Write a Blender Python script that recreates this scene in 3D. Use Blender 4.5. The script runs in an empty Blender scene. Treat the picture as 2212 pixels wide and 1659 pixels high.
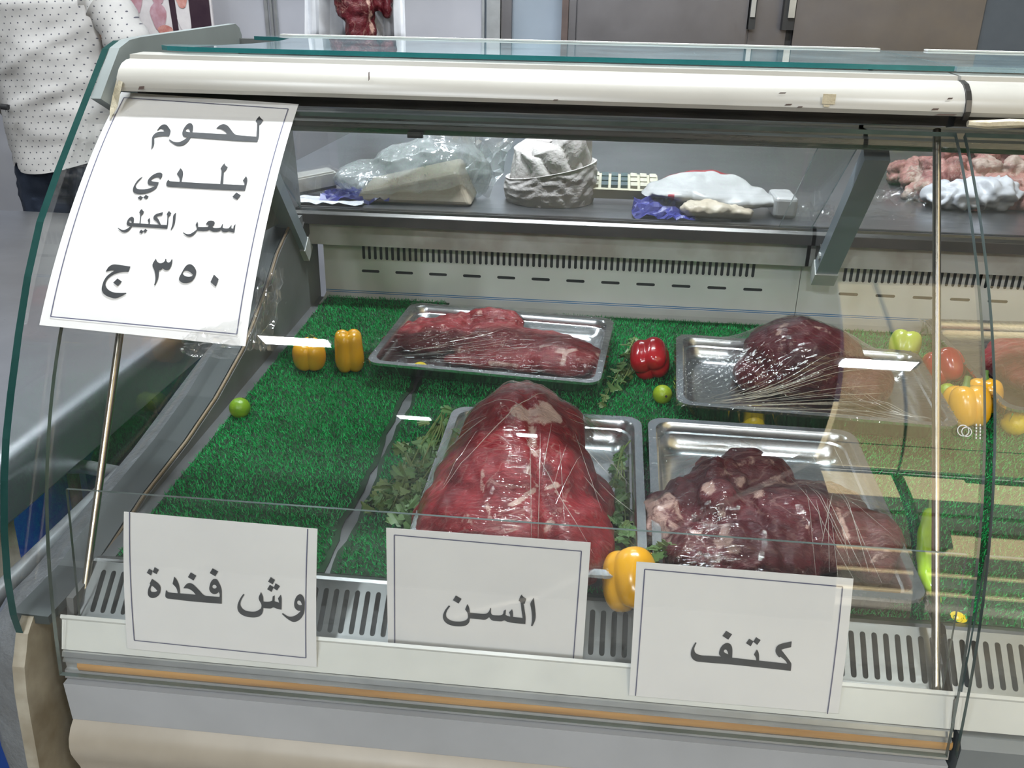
import bpy, bmesh, math, random
import numpy as np
from mathutils import Vector, Matrix, Euler, noise
from mathutils.geometry import tessellate_polygon
from mathutils.bvhtree import BVHTree

# ------------------------------------------------------------------ camera
scene = bpy.context.scene
FPX = 1948.0                      # focal length in pixels of the 2212 px wide frame
CAM = Vector((0.55, 0.0, 1.50))
yaw, pitch, roll = math.radians(5.708), math.radians(23.40), math.radians(1.1025)
FW = Vector((-math.sin(yaw)*math.cos(pitch), math.cos(yaw)*math.cos(pitch), -math.sin(pitch)))
_r0 = Vector((math.cos(yaw), math.sin(yaw), 0)); _u0 = _r0.cross(FW)
RT = math.cos(roll)*_r0 + math.sin(roll)*_u0
UP = -math.sin(roll)*_r0 + math.cos(roll)*_u0
cd = bpy.data.cameras.new('camera'); cam = bpy.data.objects.new('camera', cd)
scene.collection.objects.link(cam)
cam.matrix_world = Matrix(((RT.x, UP.x, -FW.x, CAM.x), (RT.y, UP.y, -FW.y, CAM.y), (RT.z, UP.z, -FW.z, CAM.z), (0, 0, 0, 1)))
cd.sensor_width = 36.0; cd.lens = 36.0*FPX/2212.0; cd.clip_start = 0.02; cd.clip_end = 200
scene.camera = cam

# ------------------------------------------------------------------ world, sun, exposure
w = bpy.data.worlds.new('world'); scene.world = w; w.use_nodes = True
bg = w.node_tree.nodes['Background']; bg.inputs['Color'].default_value = (0.62, 0.72, 0.9, 1); bg.inputs['Strength'].default_value = 1.0
sd = bpy.data.lights.new('sun', 'SUN'); sd.energy = 75.0; sd.color = (1.0, 0.94, 0.80); sd.angle = 0.01
sun = bpy.data.objects.new('sun', sd); scene.collection.objects.link(sun)
sun.rotation_euler = Vector((-0.35, -0.55, -0.85)).to_track_quat('-Z', 'Y').to_euler()
sun.location = (2, -8, 8)
vs = scene.view_settings
scene.display_settings.display_device = 'sRGB'
vs.view_transform = 'Standard'; vs.look = 'None'; vs.gamma = 1.0; vs.exposure = -1.35; vs.use_curve_mapping = False
scene.cycles.transparent_max_bounces = 32
scene.cycles.max_bounces = 8
scene.cycles.sample_clamp_indirect = 6.0
scene.cycles.caustics_reflective = False
scene.cycles.caustics_refractive = False
try:
    scene.cycles.use_denoising = True
except Exception:
    pass

rnd = random.Random(7)
COL = scene.collection

def at(px, py, x=None, y=None, z=None):
    """the world point seen at photograph pixel px, py on the plane x=, y= or z="""
    d = (px-1106)/FPX*RT - (py-829.5)/FPX*UP + FW
    if y is not None: t = (y-CAM.y)/d.y
    elif x is not None: t = (x-CAM.x)/d.x
    else: t = (z-CAM.z)/d.z
    return CAM + t*d

DS = 0.053                                   # slope of the display deck
def deckz(y): return 0.905 + DS*(y-0.80)
TH = math.atan(DS)

# ------------------------------------------------------------------ materials
MATS = {}
def _nt(name):
    m = bpy.data.materials.new(name); m.use_nodes = True
    nt = m.node_tree; nt.nodes.clear()
    out = nt.nodes.new('ShaderNodeOutputMaterial')
    MATS[name] = m
    return m, nt, out
def N(nt, typ, **kw):
    n = nt.nodes.new(typ)
    for k, v in kw.items():
        if k.startswith('i_'):
            n.inputs[k[2:].replace('_', ' ')].default_value = v
        else: setattr(n, k, v)
    return n
def L(nt, a, b): nt.links.new(a, b)
def col(c): return (c[0], c[1], c[2], 1.0)
def ramp(nt, fac, stops):
    r = nt.nodes.new('ShaderNodeValToRGB'); e = r.color_ramp.elements
    while len(e) > 1: e.remove(e[0])
    e[0].position = stops[0][0]; e[0].color = col(stops[0][1])
    for p, c in stops[1:]:
        q = e.new(p); q.color = col(c)
    L(nt, fac, r.inputs['Fac']); return r
def objco(nt, scale=(1, 1, 1), rot=(0, 0, 0), world=False):
    tc = N(nt, 'ShaderNodeTexCoord')
    mp = N(nt, 'ShaderNodeMapping'); mp.inputs['Scale'].default_value = scale; mp.inputs['Rotation'].default_value = rot
    if world:
        g = N(nt, 'ShaderNodeNewGeometry'); L(nt, g.outputs['Position'], mp.inputs['Vector'])
    else: L(nt, tc.outputs['Object'], mp.inputs['Vector'])
    return mp.outputs['Vector']
def noise_tex(nt, vec, scale, detail=4, rough=0.55, dist=0.0):
    n = N(nt, 'ShaderNodeTexNoise'); n.inputs['Scale'].default_value = scale; n.inputs['Detail'].default_value = detail
    n.inputs['Roughness'].default_value = rough; n.inputs['Distortion'].default_value = dist
    L(nt, vec, n.inputs['Vector']); return n.outputs['Fac']
def bump(nt, h, strength=0.2, dist=0.01):
    b = N(nt, 'ShaderNodeBump'); b.inputs['Strength'].default_value = strength; b.inputs['Distance'].default_value = dist
    L(nt, h, b.inputs['Height']); return b.outputs['Normal']
def mat(name, c1, c2=None, scale=8, rough=0.5, metal=0.0, bumpk=0.0, bscale=None, stretch=(1, 1, 1), lo=0.35, hi=0.65, spec=0.5, coat=0.0, sss=0.0, detail=4, trans=0.0):
    """principled material whose colour wanders between c1 and c2 with noise"""
    m, nt, out = _nt(name)
    p = N(nt, 'ShaderNodeBsdfPrincipled'); L(nt, p.outputs[0], out.inputs['Surface'])
    p.inputs['Roughness'].default_value = rough; p.inputs['Metallic'].default_value = metal
    p.inputs['Specular IOR Level'].default_value = spec; p.inputs['Coat Weight'].default_value = coat
    if sss:
        p.inputs['Subsurface Weight'].default_value = sss; p.inputs['Subsurface Radius'].default_value = (0.01, 0.004, 0.003); p.inputs['Subsurface Scale'].default_value = 0.5
    v = objco(nt, stretch, world=True)
    c2 = c2 or tuple(x*0.85 for x in c1)
    f = noise_tex(nt, v, scale, detail)
    r = ramp(nt, f, [(lo, c1), (hi, c2)]); L(nt, r.outputs['Color'], p.inputs['Base Color'])
    if bumpk:
        f2 = noise_tex(nt, v, bscale or scale*4, 3); L(nt, bump(nt, f2, bumpk, 0.004), p.inputs['Normal'])
    return m
def brushed(name, c, rough=0.3, scale=40, stretch=(0.3, 12, 12), k=0.06):
    m, nt, out = _nt(name)
    p = N(nt, 'ShaderNodeBsdfPrincipled'); L(nt, p.outputs[0], out.inputs['Surface'])
    p.inputs['Metallic'].default_value = 1.0
    v = objco(nt, stretch, world=True)
    f = noise_tex(nt, v, scale, 5, 0.6)
    v2 = objco(nt, (1, 1, 1), world=True); f2 = noise_tex(nt, v2, 5, 4)
    r = ramp(nt, f2, [(0.3, tuple(x*0.82 for x in c)), (0.7, c)]); L(nt, r.outputs['Color'], p.inputs['Base Color'])
    mr = N(nt, 'ShaderNodeMapRange'); mr.inputs['To Min'].default_value = rough*0.75; mr.inputs['To Max'].default_value = rough*1.35
    L(nt, f, mr.inputs['Value']); L(nt, mr.outputs[0], p.inputs['Roughness'])
    L(nt, bump(nt, f, k, 0.002), p.inputs['Normal'])
    return m
def clear(name, tint=(0.94, 0.975, 0.96), f0=0.045, streak=0.0, sscale=90, sdir=(1.5, 40, 1.5), rough=0.0, bumpk=0.0, bscale=30, stretch=(1, 1, 1), haze=0.0, hazecol=(0.8, 0.82, 0.82), rot=(0, 0, 0)):
    """thin clear sheet: what lies behind shows through, mirror reflection by angle, optional dust haze or painted glint"""
    m, nt, out = _nt(name)
    tr = N(nt, 'ShaderNodeBsdfTransparent'); tr.inputs['Color'].default_value = col(tint)
    gl = N(nt, 'ShaderNodeBsdfGlossy'); gl.inputs['Roughness'].default_value = rough; gl.inputs['Color'].default_value = (1, 1, 1, 1)
    lw = N(nt, 'ShaderNodeLayerWeight'); lw.inputs['Blend'].default_value = 0.5
    pw = N(nt, 'ShaderNodeMath', operation='POWER'); pw.inputs[1].default_value = 5.0; L(nt, lw.outputs['Facing'], pw.inputs[0])
    ma = N(nt, 'ShaderNodeMath', operation='MULTIPLY_ADD'); ma.inputs[1].default_value = 1-f0; ma.inputs[2].default_value = f0; L(nt, pw.outputs[0], ma.inputs[0])
    mx = N(nt, 'ShaderNodeMixShader'); fac_out = ma.outputs[0]
    if streak:
        sv = objco(nt, sdir, rot, world=True); sf = noise_tex(nt, sv, sscale/40, 3, 0.6, 0.3)
        bv_ = objco(nt, (1, 1, 1), world=True); bf = noise_tex(nt, bv_, 14, 2)
        sr = ramp(nt, sf, [(0.56, (0, 0, 0)), (0.72, (1, 1, 1))]); br = ramp(nt, bf, [(0.42, (0.05, 0.05, 0.05)), (0.62, (1, 1, 1))])
        ml = N(nt, 'ShaderNodeMath', operation='MULTIPLY'); L(nt, sr.outputs['Color'], ml.inputs[0]); L(nt, br.outputs['Color'], ml.inputs[1])
        m3_ = N(nt, 'ShaderNodeMath', operation='MULTIPLY_ADD'); L(nt, ml.outputs[0], m3_.inputs[0]); m3_.inputs[1].default_value = streak; L(nt, ma.outputs[0], m3_.inputs[2])
        m3_.use_clamp = True; fac_out = m3_.outputs[0]
    L(nt, fac_out, mx.inputs[0])
    first = tr
    if haze:
        df = N(nt, 'ShaderNodeBsdfDiffuse'); df.inputs['Color'].default_value = col(hazecol)
        hz = N(nt, 'ShaderNodeMixShader')
        v = objco(nt, (1, 1, 1), world=True); f = noise_tex(nt, v, 9, 5, 0.6)
        mr = N(nt, 'ShaderNodeMapRange'); mr.inputs['From Min'].default_value = 0.35; mr.inputs['From Max'].default_value = 0.75
        mr.inputs['To Min'].default_value = haze*0.5; mr.inputs['To Max'].default_value = haze*1.5
        L(nt, f, mr.inputs['Value']); L(nt, mr.outputs[0], hz.inputs[0]); L(nt, tr.outputs[0], hz.inputs[1]); L(nt, df.outputs[0], hz.inputs[2]); first = hz
    L(nt, first.outputs[0], mx.inputs[1]); L(nt, gl.outputs[0], mx.inputs[2])
    if bumpk:
        v = objco(nt, stretch, rot, world=True); f = noise_tex(nt, v, bscale, 3, 0.5, 0.4)
        n = bump(nt, f, bumpk, 0.01); L(nt, n, gl.inputs['Normal'])
    L(nt, mx.outputs[0], out.inputs['Surface'])
    return m
def emit(name, c, s):
    m, nt, out = _nt(name); e = N(nt, 'ShaderNodeEmission'); e.inputs['Color'].default_value = col(c); e.inputs['Strength'].default_value = s
    L(nt, e.outputs[0], out.inputs['Surface']); return m
def meat_mat(name, red, dark, fat=(0.62, 0.45, 0.36), vein=0.5, vscale=28):
    m, nt, out = _nt(name)
    p = N(nt, 'ShaderNodeBsdfPrincipled'); L(nt, p.outputs[0], out.inputs['Surface'])
    p.inputs['Roughness'].default_value = 0.34; p.inputs['Specular IOR Level'].default_value = 0.28
    v = objco(nt, (1, 1, 1))
    f = noise_tex(nt, v, 22, 6, 0.62, 0.9)
    r = ramp(nt, f, [(0.28, dark), (0.50, red), (0.72, tuple(min(1, x*1.3+0.012) for x in red))])
    v3 = objco(nt, (1.2, 5, 2), (0.3, 0.2, 0.5)); g = noise_tex(nt, v3, 60, 4, 0.65, 0.5)
    hs = N(nt, 'ShaderNodeMix', data_type='RGBA', blend_type='OVERLAY'); hs.inputs[0].default_value = 0.55
    gr = ramp(nt, g, [(0.3, (0.28, 0.28, 0.28)), (0.7, (0.68, 0.66, 0.66))])
    L(nt, r.outputs['Color'], hs.inputs[6]); L(nt, gr.outputs['Color'], hs.inputs[7])
    def seams(scale, width, amt, stretch, dist):
        vv = objco(nt, stretch, (0.2, 0.4, 0.3)); nz = noise_tex(nt, vv, scale, 4, 0.55, dist)
        a = N(nt, 'ShaderNodeMath', operation='SUBTRACT'); a.inputs[1].default_value = 0.5; L(nt, nz, a.inputs[0])
        b = N(nt, 'ShaderNodeMath', operation='ABSOLUTE'); L(nt, a.outputs[0], b.inputs[0])
        return ramp(nt, b.outputs[0], [(0.0, (amt,)*3), (width, (0, 0, 0))]).outputs['Color']
    s1 = seams(vscale*0.35, 0.016, vein, (1, 1.6, 1), 1.4); s2 = seams(vscale*1.3, 0.03, vein*0.55, (1, 2.6, 1.4), 0.8)
    gate = ramp(nt, noise_tex(nt, v, 16, 2), [(0.42, (0, 0, 0)), (0.6, (1, 1, 1))])
    sg = N(nt, 'ShaderNodeMath', operation='MULTIPLY'); L(nt, s2, sg.inputs[0]); L(nt, gate.outputs['Color'], sg.inputs[1])
    sx = N(nt, 'ShaderNodeMath', operation='MAXIMUM'); L(nt, s1, sx.inputs[0]); L(nt, sg.outputs[0], sx.inputs[1])
    at_ = N(nt, 'ShaderNodeAttribute'); at_.attribute_name = 'tone'
    sp = N(nt, 'ShaderNodeSeparateColor'); L(nt, at_.outputs['Color'], sp.inputs[0])
    n2 = noise_tex(nt, v, 48, 5, 0.7, 0.8)
    ad = N(nt, 'ShaderNodeMath', operation='MULTIPLY_ADD'); L(nt, n2, ad.inputs[0]); ad.inputs[1].default_value = 2.4; ad.inputs[2].default_value = -1.25
    sm = N(nt, 'ShaderNodeMath', operation='ADD'); L(nt, sp.outputs[0], sm.inputs[0]); L(nt, ad.outputs[0], sm.inputs[1])
    on = N(nt, 'ShaderNodeMath', operation='GREATER_THAN'); L(nt, sp.outputs[0], on.inputs[0]); on.inputs[1].default_value = 0.02
    sm2 = N(nt, 'ShaderNodeMath', operation='MULTIPLY'); L(nt, sm.outputs[0], sm2.inputs[0]); L(nt, on.outputs[0], sm2.inputs[1])
    fr = ramp(nt, sm2.outputs[0], [(0.36, (0, 0, 0)), (0.70, (0.95, 0.95, 0.95))])
    mx = N(nt, 'ShaderNodeMath', operation='MAXIMUM'); L(nt, fr.outputs['Color'], mx.inputs[0]); L(nt, sx.outputs[0], mx.inputs[1])
    fm = N(nt, 'ShaderNodeMix', data_type='RGBA'); L(nt, mx.outputs[0], fm.inputs[0]); L(nt, hs.outputs[2], fm.inputs[6])
    fc = ramp(nt, n2, [(0.3, tuple(x*0.72 for x in fat)), (0.7, fat)]); L(nt, fc.outputs['Color'], fm.inputs[7])
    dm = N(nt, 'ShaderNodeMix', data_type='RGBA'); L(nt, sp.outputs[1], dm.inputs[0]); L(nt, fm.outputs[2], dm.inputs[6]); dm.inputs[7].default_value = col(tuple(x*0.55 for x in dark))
    L(nt, dm.outputs[2], p.inputs['Base Color'])
    hh = N(nt, 'ShaderNodeMath', operation='ADD'); L(nt, f, hh.inputs[0]); L(nt, g, hh.inputs[1])
    L(nt, bump(nt, hh.outputs[0], 0.5, 0.006), p.inputs['Normal'])
    return m

mat('white_paint', (0.425, 0.41, 0.375), (0.385, 0.37, 0.335), 5, 0.28, spec=0.5)
mat('rail_white', (0.74, 0.74, 0.70), (0.64, 0.64, 0.61), 7, 0.25)
mat('body_grey', (0.345, 0.355, 0.375), (0.30, 0.31, 0.325), 6, 0.38)
mat('cream', (0.36, 0.32, 0.265), (0.30, 0.265, 0.215), 9, 0.42)
mat('cream_dirty', (0.42, 0.39, 0.32), (0.22, 0.19, 0.14), 14, 0.5, bumpk=0.1)
mat('textured_grey', (0.16, 0.17, 0.18), (0.12, 0.125, 0.13), 30, 0.38, bumpk=0.6, bscale=120)
mat('endcap_grey', (0.21, 0.235, 0.23), (0.17, 0.19, 0.185), 8, 0.4)
mat('liner_grey', (0.17, 0.175, 0.17), (0.12, 0.12, 0.115), 9, 0.5)
mat('deck_grey', (0.20, 0.205, 0.21), (0.12, 0.12, 0.12), 9, 0.35, metal=0.4)
mat('sill_grey', (0.055, 0.066, 0.066), (0.04, 0.048, 0.048), 8, 0.45)
mat('sealant', (0.24, 0.18, 0.11), (0.2, 0.14, 0.08), 40, 0.6)
mat('panel_white', (0.74, 0.73, 0.71), (0.64, 0.63, 0.61), 6, 0.35)
mat('blue_line', (0.03, 0.20, 0.46), (0.03, 0.17, 0.4), 6, 0.4)
mat('dark_metal', (0.045, 0.045, 0.045), (0.07, 0.065, 0.06), 12, 0.3, metal=0.6)
mat('black', (0.012, 0.012, 0.013), (0.02, 0.02, 0.02), 12, 0.5)
mat('slot_dark', (0.02, 0.024, 0.026), (0.03, 0.034, 0.036), 12, 0.6)
mat('bracket_grey', (0.33, 0.38, 0.42), (0.28, 0.32, 0.35), 9, 0.35, metal=0.3)
mat('bracket_foot', (0.50, 0.50, 0.47), (0.42, 0.42, 0.40), 20, 0.5, bumpk=0.15)
mat('fascia', (0.52, 0.51, 0.48), (0.39, 0.355, 0.315), 10, 0.4, lo=0.45, hi=0.62)
mat('wood', (0.55, 0.30, 0.10), (0.38, 0.19, 0.055), 14, 0.35, stretch=(0.4, 8, 8))
mat('paper', (0.765, 0.745, 0.735), (0.725, 0.705, 0.70), 9, 0.45, spec=0.35)
mat('ink', (0.030, 0.031, 0.034), (0.045, 0.046, 0.05), 60, 0.55)
mat('border_ink', (0.10, 0.10, 0.17), (0.12, 0.12, 0.18), 40, 0.55)
mat('foam_tape', (0.66, 0.60, 0.46), (0.48, 0.41, 0.28), 40, 0.6, bumpk=0.4)
mat('yellow_pepper', (0.86, 0.42, 0.015), (0.80, 0.36, 0.01), 12, 0.22, coat=0.4, spec=0.6)
mat('red_pepper', (0.50, 0.012, 0.018), (0.38, 0.008, 0.014), 12, 0.2, coat=0.5, spec=0.6)
mat('green_pepper', (0.42, 0.46, 0.05), (0.32, 0.38, 0.04), 12, 0.25, coat=0.3)
mat('stem_green', (0.10, 0.20, 0.03), (0.07, 0.14, 0.025), 20, 0.55)
mat('lime', (0.16, 0.30, 0.012), (0.36, 0.42, 0.02), 28, 0.35, bumpk=0.15, bscale=260, lo=0.45, hi=0.68)
mat('lime_yellow', (0.40, 0.46, 0.02), (0.28, 0.38, 0.02), 28, 0.35, bumpk=0.15, bscale=260)
mat('lemon', (0.80, 0.60, 0.02), (0.72, 0.48, 0.015), 25, 0.35, bumpk=0.15, bscale=260)
mat('chili', (0.42, 0.62, 0.03), (0.34, 0.54, 0.02), 14, 0.18, coat=0.5)
mat('parsley', (0.05, 0.12, 0.032), (0.095, 0.17, 0.05), 40, 0.5)
mat('parsley_pale', (0.12, 0.17, 0.05), (0.075, 0.12, 0.03), 40, 0.5)
mat('parsley_stem', (0.11, 0.17, 0.045), (0.14, 0.16, 0.05), 30, 0.5)
mat('cloth_white', (0.74, 0.69, 0.67), (0.62, 0.57, 0.55), 18, 0.9, bumpk=0.9, bscale=75)
mat('track_dark', (0.05, 0.048, 0.045), (0.075, 0.065, 0.06), 10, 0.4)
mat('plastic_white', (0.58, 0.58, 0.575), (0.50, 0.50, 0.50), 12, 0.3)
mat('plastic_red', (0.42, 0.05, 0.07), (0.36, 0.04, 0.06), 12, 0.3)
mat('plastic_blue', (0.06, 0.065, 0.32), (0.03, 0.03, 0.16), 25, 0.35)
mat('sheet_white', (0.66, 0.67, 0.70), (0.56, 0.57, 0.61), 14, 0.4)
mat('tallow', (0.62, 0.55, 0.44), (0.52, 0.43, 0.32), 20, 0.45)
mat('keyboard_cream', (0.66, 0.62, 0.48), (0.6, 0.56, 0.43), 20, 0.45)
mat('key_dark', (0.10, 0.14, 0.15), (0.08, 0.11, 0.12), 20, 0.4)
mat('key_light', (0.62, 0.59, 0.48), (0.55, 0.52, 0.42), 20, 0.4)
mat('drum_blue', (0.02, 0.10, 0.48), (0.015, 0.07, 0.36), 7, 0.4)
mat('pipe_grey', (0.26, 0.28, 0.29), (0.16, 0.16, 0.16), 18, 0.35, metal=0.4)
mat('rust', (0.10, 0.06, 0.05), (0.06, 0.04, 0.035), 30, 0.7)
mat('jeans', (0.012, 0.02, 0.04), (0.02, 0.03, 0.055), 22, 0.8, bumpk=0.25, bscale=300)
mat('skin', (0.42, 0.24, 0.16), (0.38, 0.21, 0.14), 14, 0.5)
mat('hair', (0.02, 0.016, 0.013), (0.03, 0.024, 0.02), 60, 0.6)
mat('shoe', (0.03, 0.025, 0.02), (0.05, 0.04, 0.03), 22, 0.4)
mat('wall_panel', (0.44, 0.44, 0.475), (0.39, 0.39, 0.43), 3, 0.35)
mat('wall_blue', (0.33, 0.37, 0.43), (0.28, 0.33, 0.39), 3, 0.35)
mat('wall_dark', (0.10, 0.12, 0.145), (0.07, 0.085, 0.105), 3, 0.5)
mat('wall_shade', (0.045, 0.045, 0.048), (0.03, 0.03, 0.033), 3, 0.7)
mat('wall_plain', (0.34, 0.34, 0.34), (0.28, 0.28, 0.28), 3, 0.7)
mat('ceiling_grey', (0.050, 0.050, 0.054), (0.038, 0.038, 0.042), 3, 0.8)
mat('brown_edge', (0.11, 0.075, 0.065), (0.08, 0.055, 0.05), 20, 0.5)
mat('aluminium', (0.60, 0.61, 0.61), (0.5, 0.51, 0.51), 20, 0.3, metal=0.8)
mat('floor_tile', (0.22, 0.21, 0.20), (0.15, 0.145, 0.14), 5, 0.4)
mat('print_pink', (0.40, 0.20, 0.23), (0.50, 0.33, 0.38), 30, 0.4)
mat('print_flesh', (0.42, 0.13, 0.11), (0.58, 0.30, 0.26), 45, 0.4)
mat('print_white', (0.66, 0.62, 0.62), (0.60, 0.56, 0.57), 30, 0.4)
mat('print_dark', (0.035, 0.02, 0.03), (0.05, 0.03, 0.04), 12, 0.18)
mat('facade_cream', (0.72, 0.62, 0.40), (0.66, 0.56, 0.36), 2, 0.8)
mat('facade_band', (0.10, 0.10, 0.09), (0.07, 0.07, 0.06), 2, 0.8)
mat('turf_dark', (0.008, 0.035, 0.012), (0.012, 0.05, 0.018), 60, 0.9)
mat('backing_black', (0.012, 0.012, 0.012), (0.02, 0.02, 0.018), 60, 0.7)
mat('logo_white', (0.5, 0.5, 0.48), (0.45, 0.45, 0.44), 30, 0.5)
brushed('steel', (0.29, 0.295, 0.295), 0.36)
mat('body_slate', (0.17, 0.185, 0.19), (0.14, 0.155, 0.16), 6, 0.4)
brushed('worktop_steel', (0.68, 0.70, 0.74), 0.30, 30, (0.5, 10, 10), 0.05)
mat('tray_steel', (0.70, 0.705, 0.715), (0.60, 0.605, 0.615), 9, 0.26, metal=1.0)
brushed('fridge_steel', (0.185, 0.175, 0.18), 0.42, 12, (1, 1, 1), 0.05)
brushed('rod_steel', (0.52, 0.47, 0.40), 0.22, 30, (6, 6, 0.5), 0.02)
brushed('rail_steel', (0.24, 0.235, 0.225), 0.28, 40, (0.3, 12, 12), 0.03)
clear('glass', (0.985, 0.992, 0.990), 0.060, haze=0.005)
clear('glass_clean', (0.985, 0.992, 0.990), 0.040)
clear('window_glass', (0.95, 0.96, 0.965), 0.045, haze=0.02)
clear('top_glass', (0.93, 0.97, 0.97), 0.05, haze=0.34, hazecol=(0.42, 0.60, 0.66))
clear('film', (0.98, 0.98, 0.978), 0.020, rough=0.03, streak=0.0, bumpk=0.30, bscale=26, stretch=(1.0, 5.0, 1.0), haze=0.0)
clear('film_streak', (0.98, 0.98, 0.978), 0.050, rough=0.02, streak=0.0, bumpk=0.15, bscale=30, stretch=(0.8, 6.0, 1.0), haze=0.0, rot=(0, 0, 0.25))
clear('fold_glint', (0.95, 0.95, 0.94), 0.10, rough=0.15, haze=0.30, hazecol=(0.72, 0.68, 0.60))  # pale haze colour paints the bright reflection on the film ridges
clear('tape', (0.97, 0.97, 0.965), 0.07, rough=0.06, bumpk=0.5, bscale=60, haze=0.03)
clear('bag_clear', (0.9, 0.93, 0.93), 0.10, rough=0.12, bumpk=0.5, bscale=45, haze=0.42, hazecol=(0.62, 0.66, 0.66))
mat('glass_edge', (0.010, 0.042, 0.038), (0.016, 0.055, 0.05), 20, 0.18, spec=0.6)
mat('glass_edge_pale', (0.13, 0.17, 0.16), (0.09, 0.125, 0.115), 20, 0.2, spec=0.6)
mat('glass_edge_teal', (0.016, 0.13, 0.14), (0.022, 0.16, 0.17), 20, 0.18, spec=0.6)
emit('led', (0.86, 0.94, 1.0), 40.0)
meat_mat('beef_red', (0.19, 0.008, 0.013), (0.095, 0.003, 0.007), (0.50, 0.34, 0.29), 0.30)
meat_mat('beef_purple', (0.092, 0.011, 0.016), (0.042, 0.005, 0.009), (0.50, 0.32, 0.27), 0.25, 22)
meat_mat('beef_slab', (0.19, 0.016, 0.020), (0.09, 0.006, 0.010), (0.52, 0.33, 0.28), 0.30, 20)
meat_mat('beef_dark', (0.088, 0.008, 0.013), (0.038, 0.003, 0.007), (0.50, 0.32, 0.26), 0.30, 26)
meat_mat('trimmings', (0.40, 0.19, 0.165), (0.22, 0.07, 0.07), (0.56, 0.44, 0.37), 0.75, 60)

def _awning():
    m, nt, out = _nt('awning_cloth')
    t = N(nt, 'ShaderNodeBsdfTranslucent'); t.inputs['Color'].default_value = (0.23, 0.195, 0.125, 1)
    d = N(nt, 'ShaderNodeBsdfDiffuse'); d.inputs['Color'].default_value = (0.6, 0.52, 0.36, 1)
    mx = N(nt, 'ShaderNodeMixShader'); mx.inputs[0].default_value = 0.15
    L(nt, t.outputs[0], mx.inputs[1]); L(nt, d.outputs[0], mx.inputs[2]); L(nt, mx.outputs[0], out.inputs['Surface'])
_awning()
def _turf():
    m, nt, out = _nt('turf_blade')
    p = N(nt, 'ShaderNodeBsdfPrincipled'); p.inputs['Roughness'].default_value = 0.42; p.inputs['Specular IOR Level'].default_value = 0.35
    v = objco(nt, (1, 1, 1), world=True); f = noise_tex(nt, v, 300, 2)
    f2 = noise_tex(nt, v, 12, 3)
    r = ramp(nt, f, [(0.3, (0.008, 0.21, 0.050)), (0.55, (0.014, 0.42, 0.10)), (0.75, (0.06, 0.58, 0.20))])
    mx = N(nt, 'ShaderNodeMix', data_type='RGBA', blend_type='MULTIPLY'); mx.inputs[0].default_value = 0.6
    r2 = ramp(nt, f2, [(0.3, (0.75, 0.75, 0.7)), (0.7, (1.2, 1.1, 1.1))])
    L(nt, r.outputs['Color'], mx.inputs[6]); L(nt, r2.outputs['Color'], mx.inputs[7]); L(nt, mx.outputs[2], p.inputs['Base Color'])
    L(nt, p.outputs[0], out.inputs['Surface'])
_turf()
def _shirt():
    m, nt, out = _nt('shirt_dotted')
    p = N(nt, 'ShaderNodeBsdfPrincipled'); p.inputs['Roughness'].default_value = 0.85; p.inputs['Specular IOR Level'].default_value = 0.2
    tc = N(nt, 'ShaderNodeUVMap'); tc.uv_map = 'cloth'
    sx = N(nt, 'ShaderNodeSeparateXYZ'); L(nt, tc.outputs[0], sx.inputs[0])
    def m2(op, a, b=None, c=None):
        n = N(nt, 'ShaderNodeMath', operation=op)
        for i, q in enumerate((a, b, c)):
            if q is None: continue
            if isinstance(q, (int, float)): n.inputs[i].default_value = q
            else: L(nt, q, n.inputs[i])
        return n.outputs[0]
    k = 1/0.0185
    row = m2('FLOOR', m2('MULTIPLY', sx.outputs[1], k))
    odd = m2('MULTIPLY', m2('MODULO', row, 2), 0.5)
    fx = m2('SUBTRACT', m2('FRACT', m2('ADD', m2('MULTIPLY', sx.outputs[0], k*0.8), odd)), 0.5)
    fy = m2('SUBTRACT', m2('FRACT', m2('MULTIPLY', sx.outputs[1], k)), 0.5)
    d = m2('SQRT', m2('ADD', m2('MULTIPLY', m2('MULTIPLY', fx, 1.25), m2('MULTIPLY', fx, 1.25)), m2('MULTIPLY', fy, fy)))
    dot = m2('LESS_THAN', d, 0.12)
    v = objco(nt, (1, 1, 1)); f = noise_tex(nt, v, 14, 4)
    r = ramp(nt, f, [(0.3, (0.43, 0.415, 0.405)), (0.7, (0.52, 0.505, 0.49))])
    mx = N(nt, 'ShaderNodeMix', data_type='RGBA'); L(nt, dot, mx.inputs[0]); L(nt, r.outputs['Color'], mx.inputs[6]); mx.inputs[7].default_value = (0.09, 0.09, 0.11, 1)
    L(nt, mx.outputs[2], p.inputs['Base Color']); L(nt, p.outputs[0], out.inputs['Surface'])
_shirt()

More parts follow.
